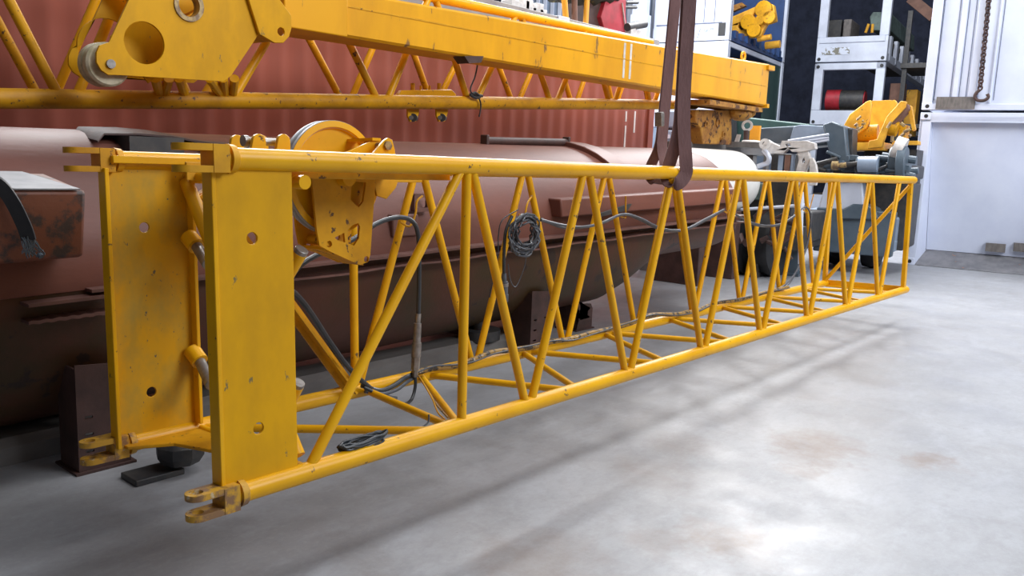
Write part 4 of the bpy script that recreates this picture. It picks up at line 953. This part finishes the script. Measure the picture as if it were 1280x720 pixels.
bt('shackle_eye',MB().lathe([(.035,-.03),(.075,-.03),(.075,.03),(.035,.03)],B(956,180,D5-.1),(1,.2,0),16),'cream',cb)
bt('stand',bbox(960,192,992,300,D5+.25,.3),'dark',cb,bev=.02)
bt('rust_strut',bbox(980,194,987,226,D5+.05,.1),'brown',cb); 
bt('grey_strut',bbox(972,194,978,226,D5+.05,.1,bbox(988,192,991,226,D5+.05,.1)),'slate_l',cb)
# dark clutter below between end of vessel and truck
dc=BR('axle_assembly','dark greasy axle assembly with hoses behind the far bays','axle assembly',tuple(B(950,330,11.6)))
bt('housing',bbox(925,240,985,268,12.15,.5).sphere(B(945,290,12.2),.25,(1,1.2,1),14),'dark',dc,bev=.03)
bt('olive_cover',bbox(925,229,958,250,12.08,.3),'greenbox',dc,bev=.02,label='dull olive cover')
gd=MB()
for i in range(14):
    c_=B(random.uniform(925,985),random.uniform(262,312),11.6); w_=random.uniform(.04,.12); gd.tube([c_,c_+V((0,random.uniform(-.2,.2),random.uniform(-.2,.2)))],w_*.5,9)
bt('linkage',gd,'rust_dark',dc)
bt('rod',MB().cyl(B(926,262,11.55),B(1012,256,11.55),.022,8).cyl(B(1002,240,11.5),B(1000,330,11.5),.03,8),'white2',dc)
bt('leg',MB().box((11.8,B(940,300,11.8).y,0),(12.0,B(950,300,11.8).y,.6)),'dark',dc)
# dark green boom + small items
gbm=BR('green_boom','dark green telescopic boom end left of the slate boom','boom',tuple(B(925,180,16.5)))
bt('boom_box',bprism([(905,146),(930,146),(1012,155),(1012,166),(950,186),(912,186)],16.5,.8),'green',gbm,bev=.03)
bt('boom_opening',bprism([(908,147),(920,146),(921,182),(908,182)],16.4,.06),'black',gbm)
bt('collar',bbox(909,143,921,146,16.38,.1),'white2',gbm)
bt('stand',MB().box((16.9,B(925,186,16.9).y,0),(17.2,B(935,186,16.9).y,B(930,182,16.9).z)),'green',gbm)
bthing('orange_panel',bbox(937,157,949,178,13.2,.08),'orange','small plain orange panel in front of the green boom','panel')
bthing('white_lever',bprism([(921,168),(925,168),(922,180),(917,180)],13.0,.06),'cream','short white lever left of the orange panel','lever')
eh=BR('eye_hook','cream ring on a brown shank left of the orange panel','hook',tuple(B(933,178,13.0)))
bt('ring',MB().lathe([(.05,-.02),(.085,-.02),(.085,.02),(.05,.02)],B(934,157,13.0),(1,.2,0),18),'cream',eh); bt('shank',MB().cyl(B(933,163,13.0),B(932,178,13.0),.04,10),'rust_dark',eh)
bthing('white_pad',bbox(926,175,946,180,12.8,.3),'cream','low white pad behind the cream bracket','pad',bev=.03)
bthing('deck_beam',bbox(868,177,965,184,12.6,.5).box((12.8,B(880,180,12.8).y,0),(12.95,B(884,180,12.8).y,1.95)).box((12.8,B(960,180,12.8).y,0),(12.95,B(956,180,12.8).y,1.95)),'deckgrey','grey-brown deck beam behind the bright end of the vessel','beam')
# yellow boom head with two cheek arms
yh=BR('crane_boom_head','yellow fabricated crane head with two angled arms beside the white containers','crane head',tuple(B(1100,195,DT+1.2)))
D6=DT+.9
bt('left_arm',bprism([(1054,158),(1062,143),(1083,127),(1088,125),(1089,131),(1087,148),(1083,160),(1068,170),(1066,186),(1056,185)],D6,.10),'yel_far',yh,bev=.01)
bt('back_plate',bprism([(1086,126),(1119,125),(1122,130),(1108,152),(1104,176),(1080,180),(1082,152)],D6+.5,.08),'yel_far',yh,bev=.01)
bt('right_arm',bprism([(1108,146),(1126,126),(1133,127),(1132,134),(1112,156),(1102,184),(1084,186),(1086,176),(1096,174)],D6-.25,.10),'yel_far',yh,bev=.01)
bt('arm_edge',bprism([(1112,152),(1130,130),(1135,130),(1136,136),(1116,158)],D6-.2,.35),'brown',yh,bev=.01)
bt('base_plate',bprism([(1054,178),(1106,178),(1104,188),(1054,188)],D6-.1,.8),'yel_far',yh,bev=.01)
bt('drum',MB().tube([B(1068,168,D6+.2),B(1098,166,D6+.2)],.14,18),'yel_dirty',yh)
bt('strut',bprism([(1134,132),(1139,132),(1144,162),(1140,164)],D6,.15,bprism([(1115,176),(1148,176),(1148,181),(1115,181)],D6,.3)),'yel_far',yh,bev=.01)
bt('side_gear',MB().tube([B(1112,160,D6-.1),B(1122,162,D6-.1)],.12,14).box(B(1124,156,D6),B(1136,174,D6+.4)),'yel_dirty',yh,bev=.01)
for i in range(9):
    c_=B(random.uniform(1068,1084),random.uniform(150,166),D6-.08); bt('hose',MB().tube([c_,c_+V((0,random.uniform(-.1,.1),random.uniform(-.12,.12)))],.02,7),'worn',yh)
for i in range(6):
    c_=B(random.uniform(1108,1144),random.uniform(156,176),D6-.3); bt('hose',MB().tube([c_,c_+V((0,random.uniform(-.1,.1),random.uniform(-.12,.12)))],.025,7),'worn',yh)
bt('bolt_strip',MB().bar(B(1087,130,D6+.1),B(1083,158,D6+.1),.08,.06,ref=(1,0,0)),'brown',yh)
bt('pedestal',bbox(1075,186,1140,300,D6+.3,.8),'dark',yh)
bthing('cream_motor',MB().tube([B(1118,184,DT-.1),B(1130,188,DT-.1)],.17,16),'cream','cream cylinder motor at the foot of the yellow crane head','motor')

# ================================================================ LIGHT
w=D.worlds.new('world'); bpy.context.scene.world=w; w.use_nodes=True
bg=w.node_tree.nodes['Background']; bg.inputs[0].default_value=(.80,.86,1,1); bg.inputs[1].default_value=.14
def area(name,loc,target,sx,sy,pw,col=(1,1,1)):
    l=D.lights.new(name,'AREA'); l.shape='RECTANGLE'; l.size=sx; l.size_y=sy; l.energy=pw; l.color=col
    o=D.objects.new(name,l); COL.objects.link(o); o.location=loc
    o.rotation_euler=(V(target)-V(loc)).to_track_quat('-Z','Y').to_euler(); return o
sk=area('skylight_strip',(9,-.6,9),(9,-.6,0),17,2.0,850,(.96,.98,1)); sk.rotation_euler=(0,0,0)
s3=area('far_skylight',(15,4.5,7.5),(8,2.0,1.3),4,3,900,(.97,.98,1))
s4=area('rear_skylight',(10,11.5,9.0),(9,-1,0),16,2.5,3600,(.96,.98,1))
area('yard_fill',(15,5,15),(30,11,3),8,8,2700,(.93,.96,1))  # added lamp, like open sky, to brighten the far racks and containers
area('doorway_daylight',(7,-10,8.5),(12,0,1.2),9,5,1700,(.90,.94,1))
sc=bpy.context.scene
sc.view_settings.view_transform='Standard'; sc.view_settings.look='None'; sc.view_settings.exposure=0.12; sc.view_settings.gamma=1
sc.view_settings.use_curve_mapping=False
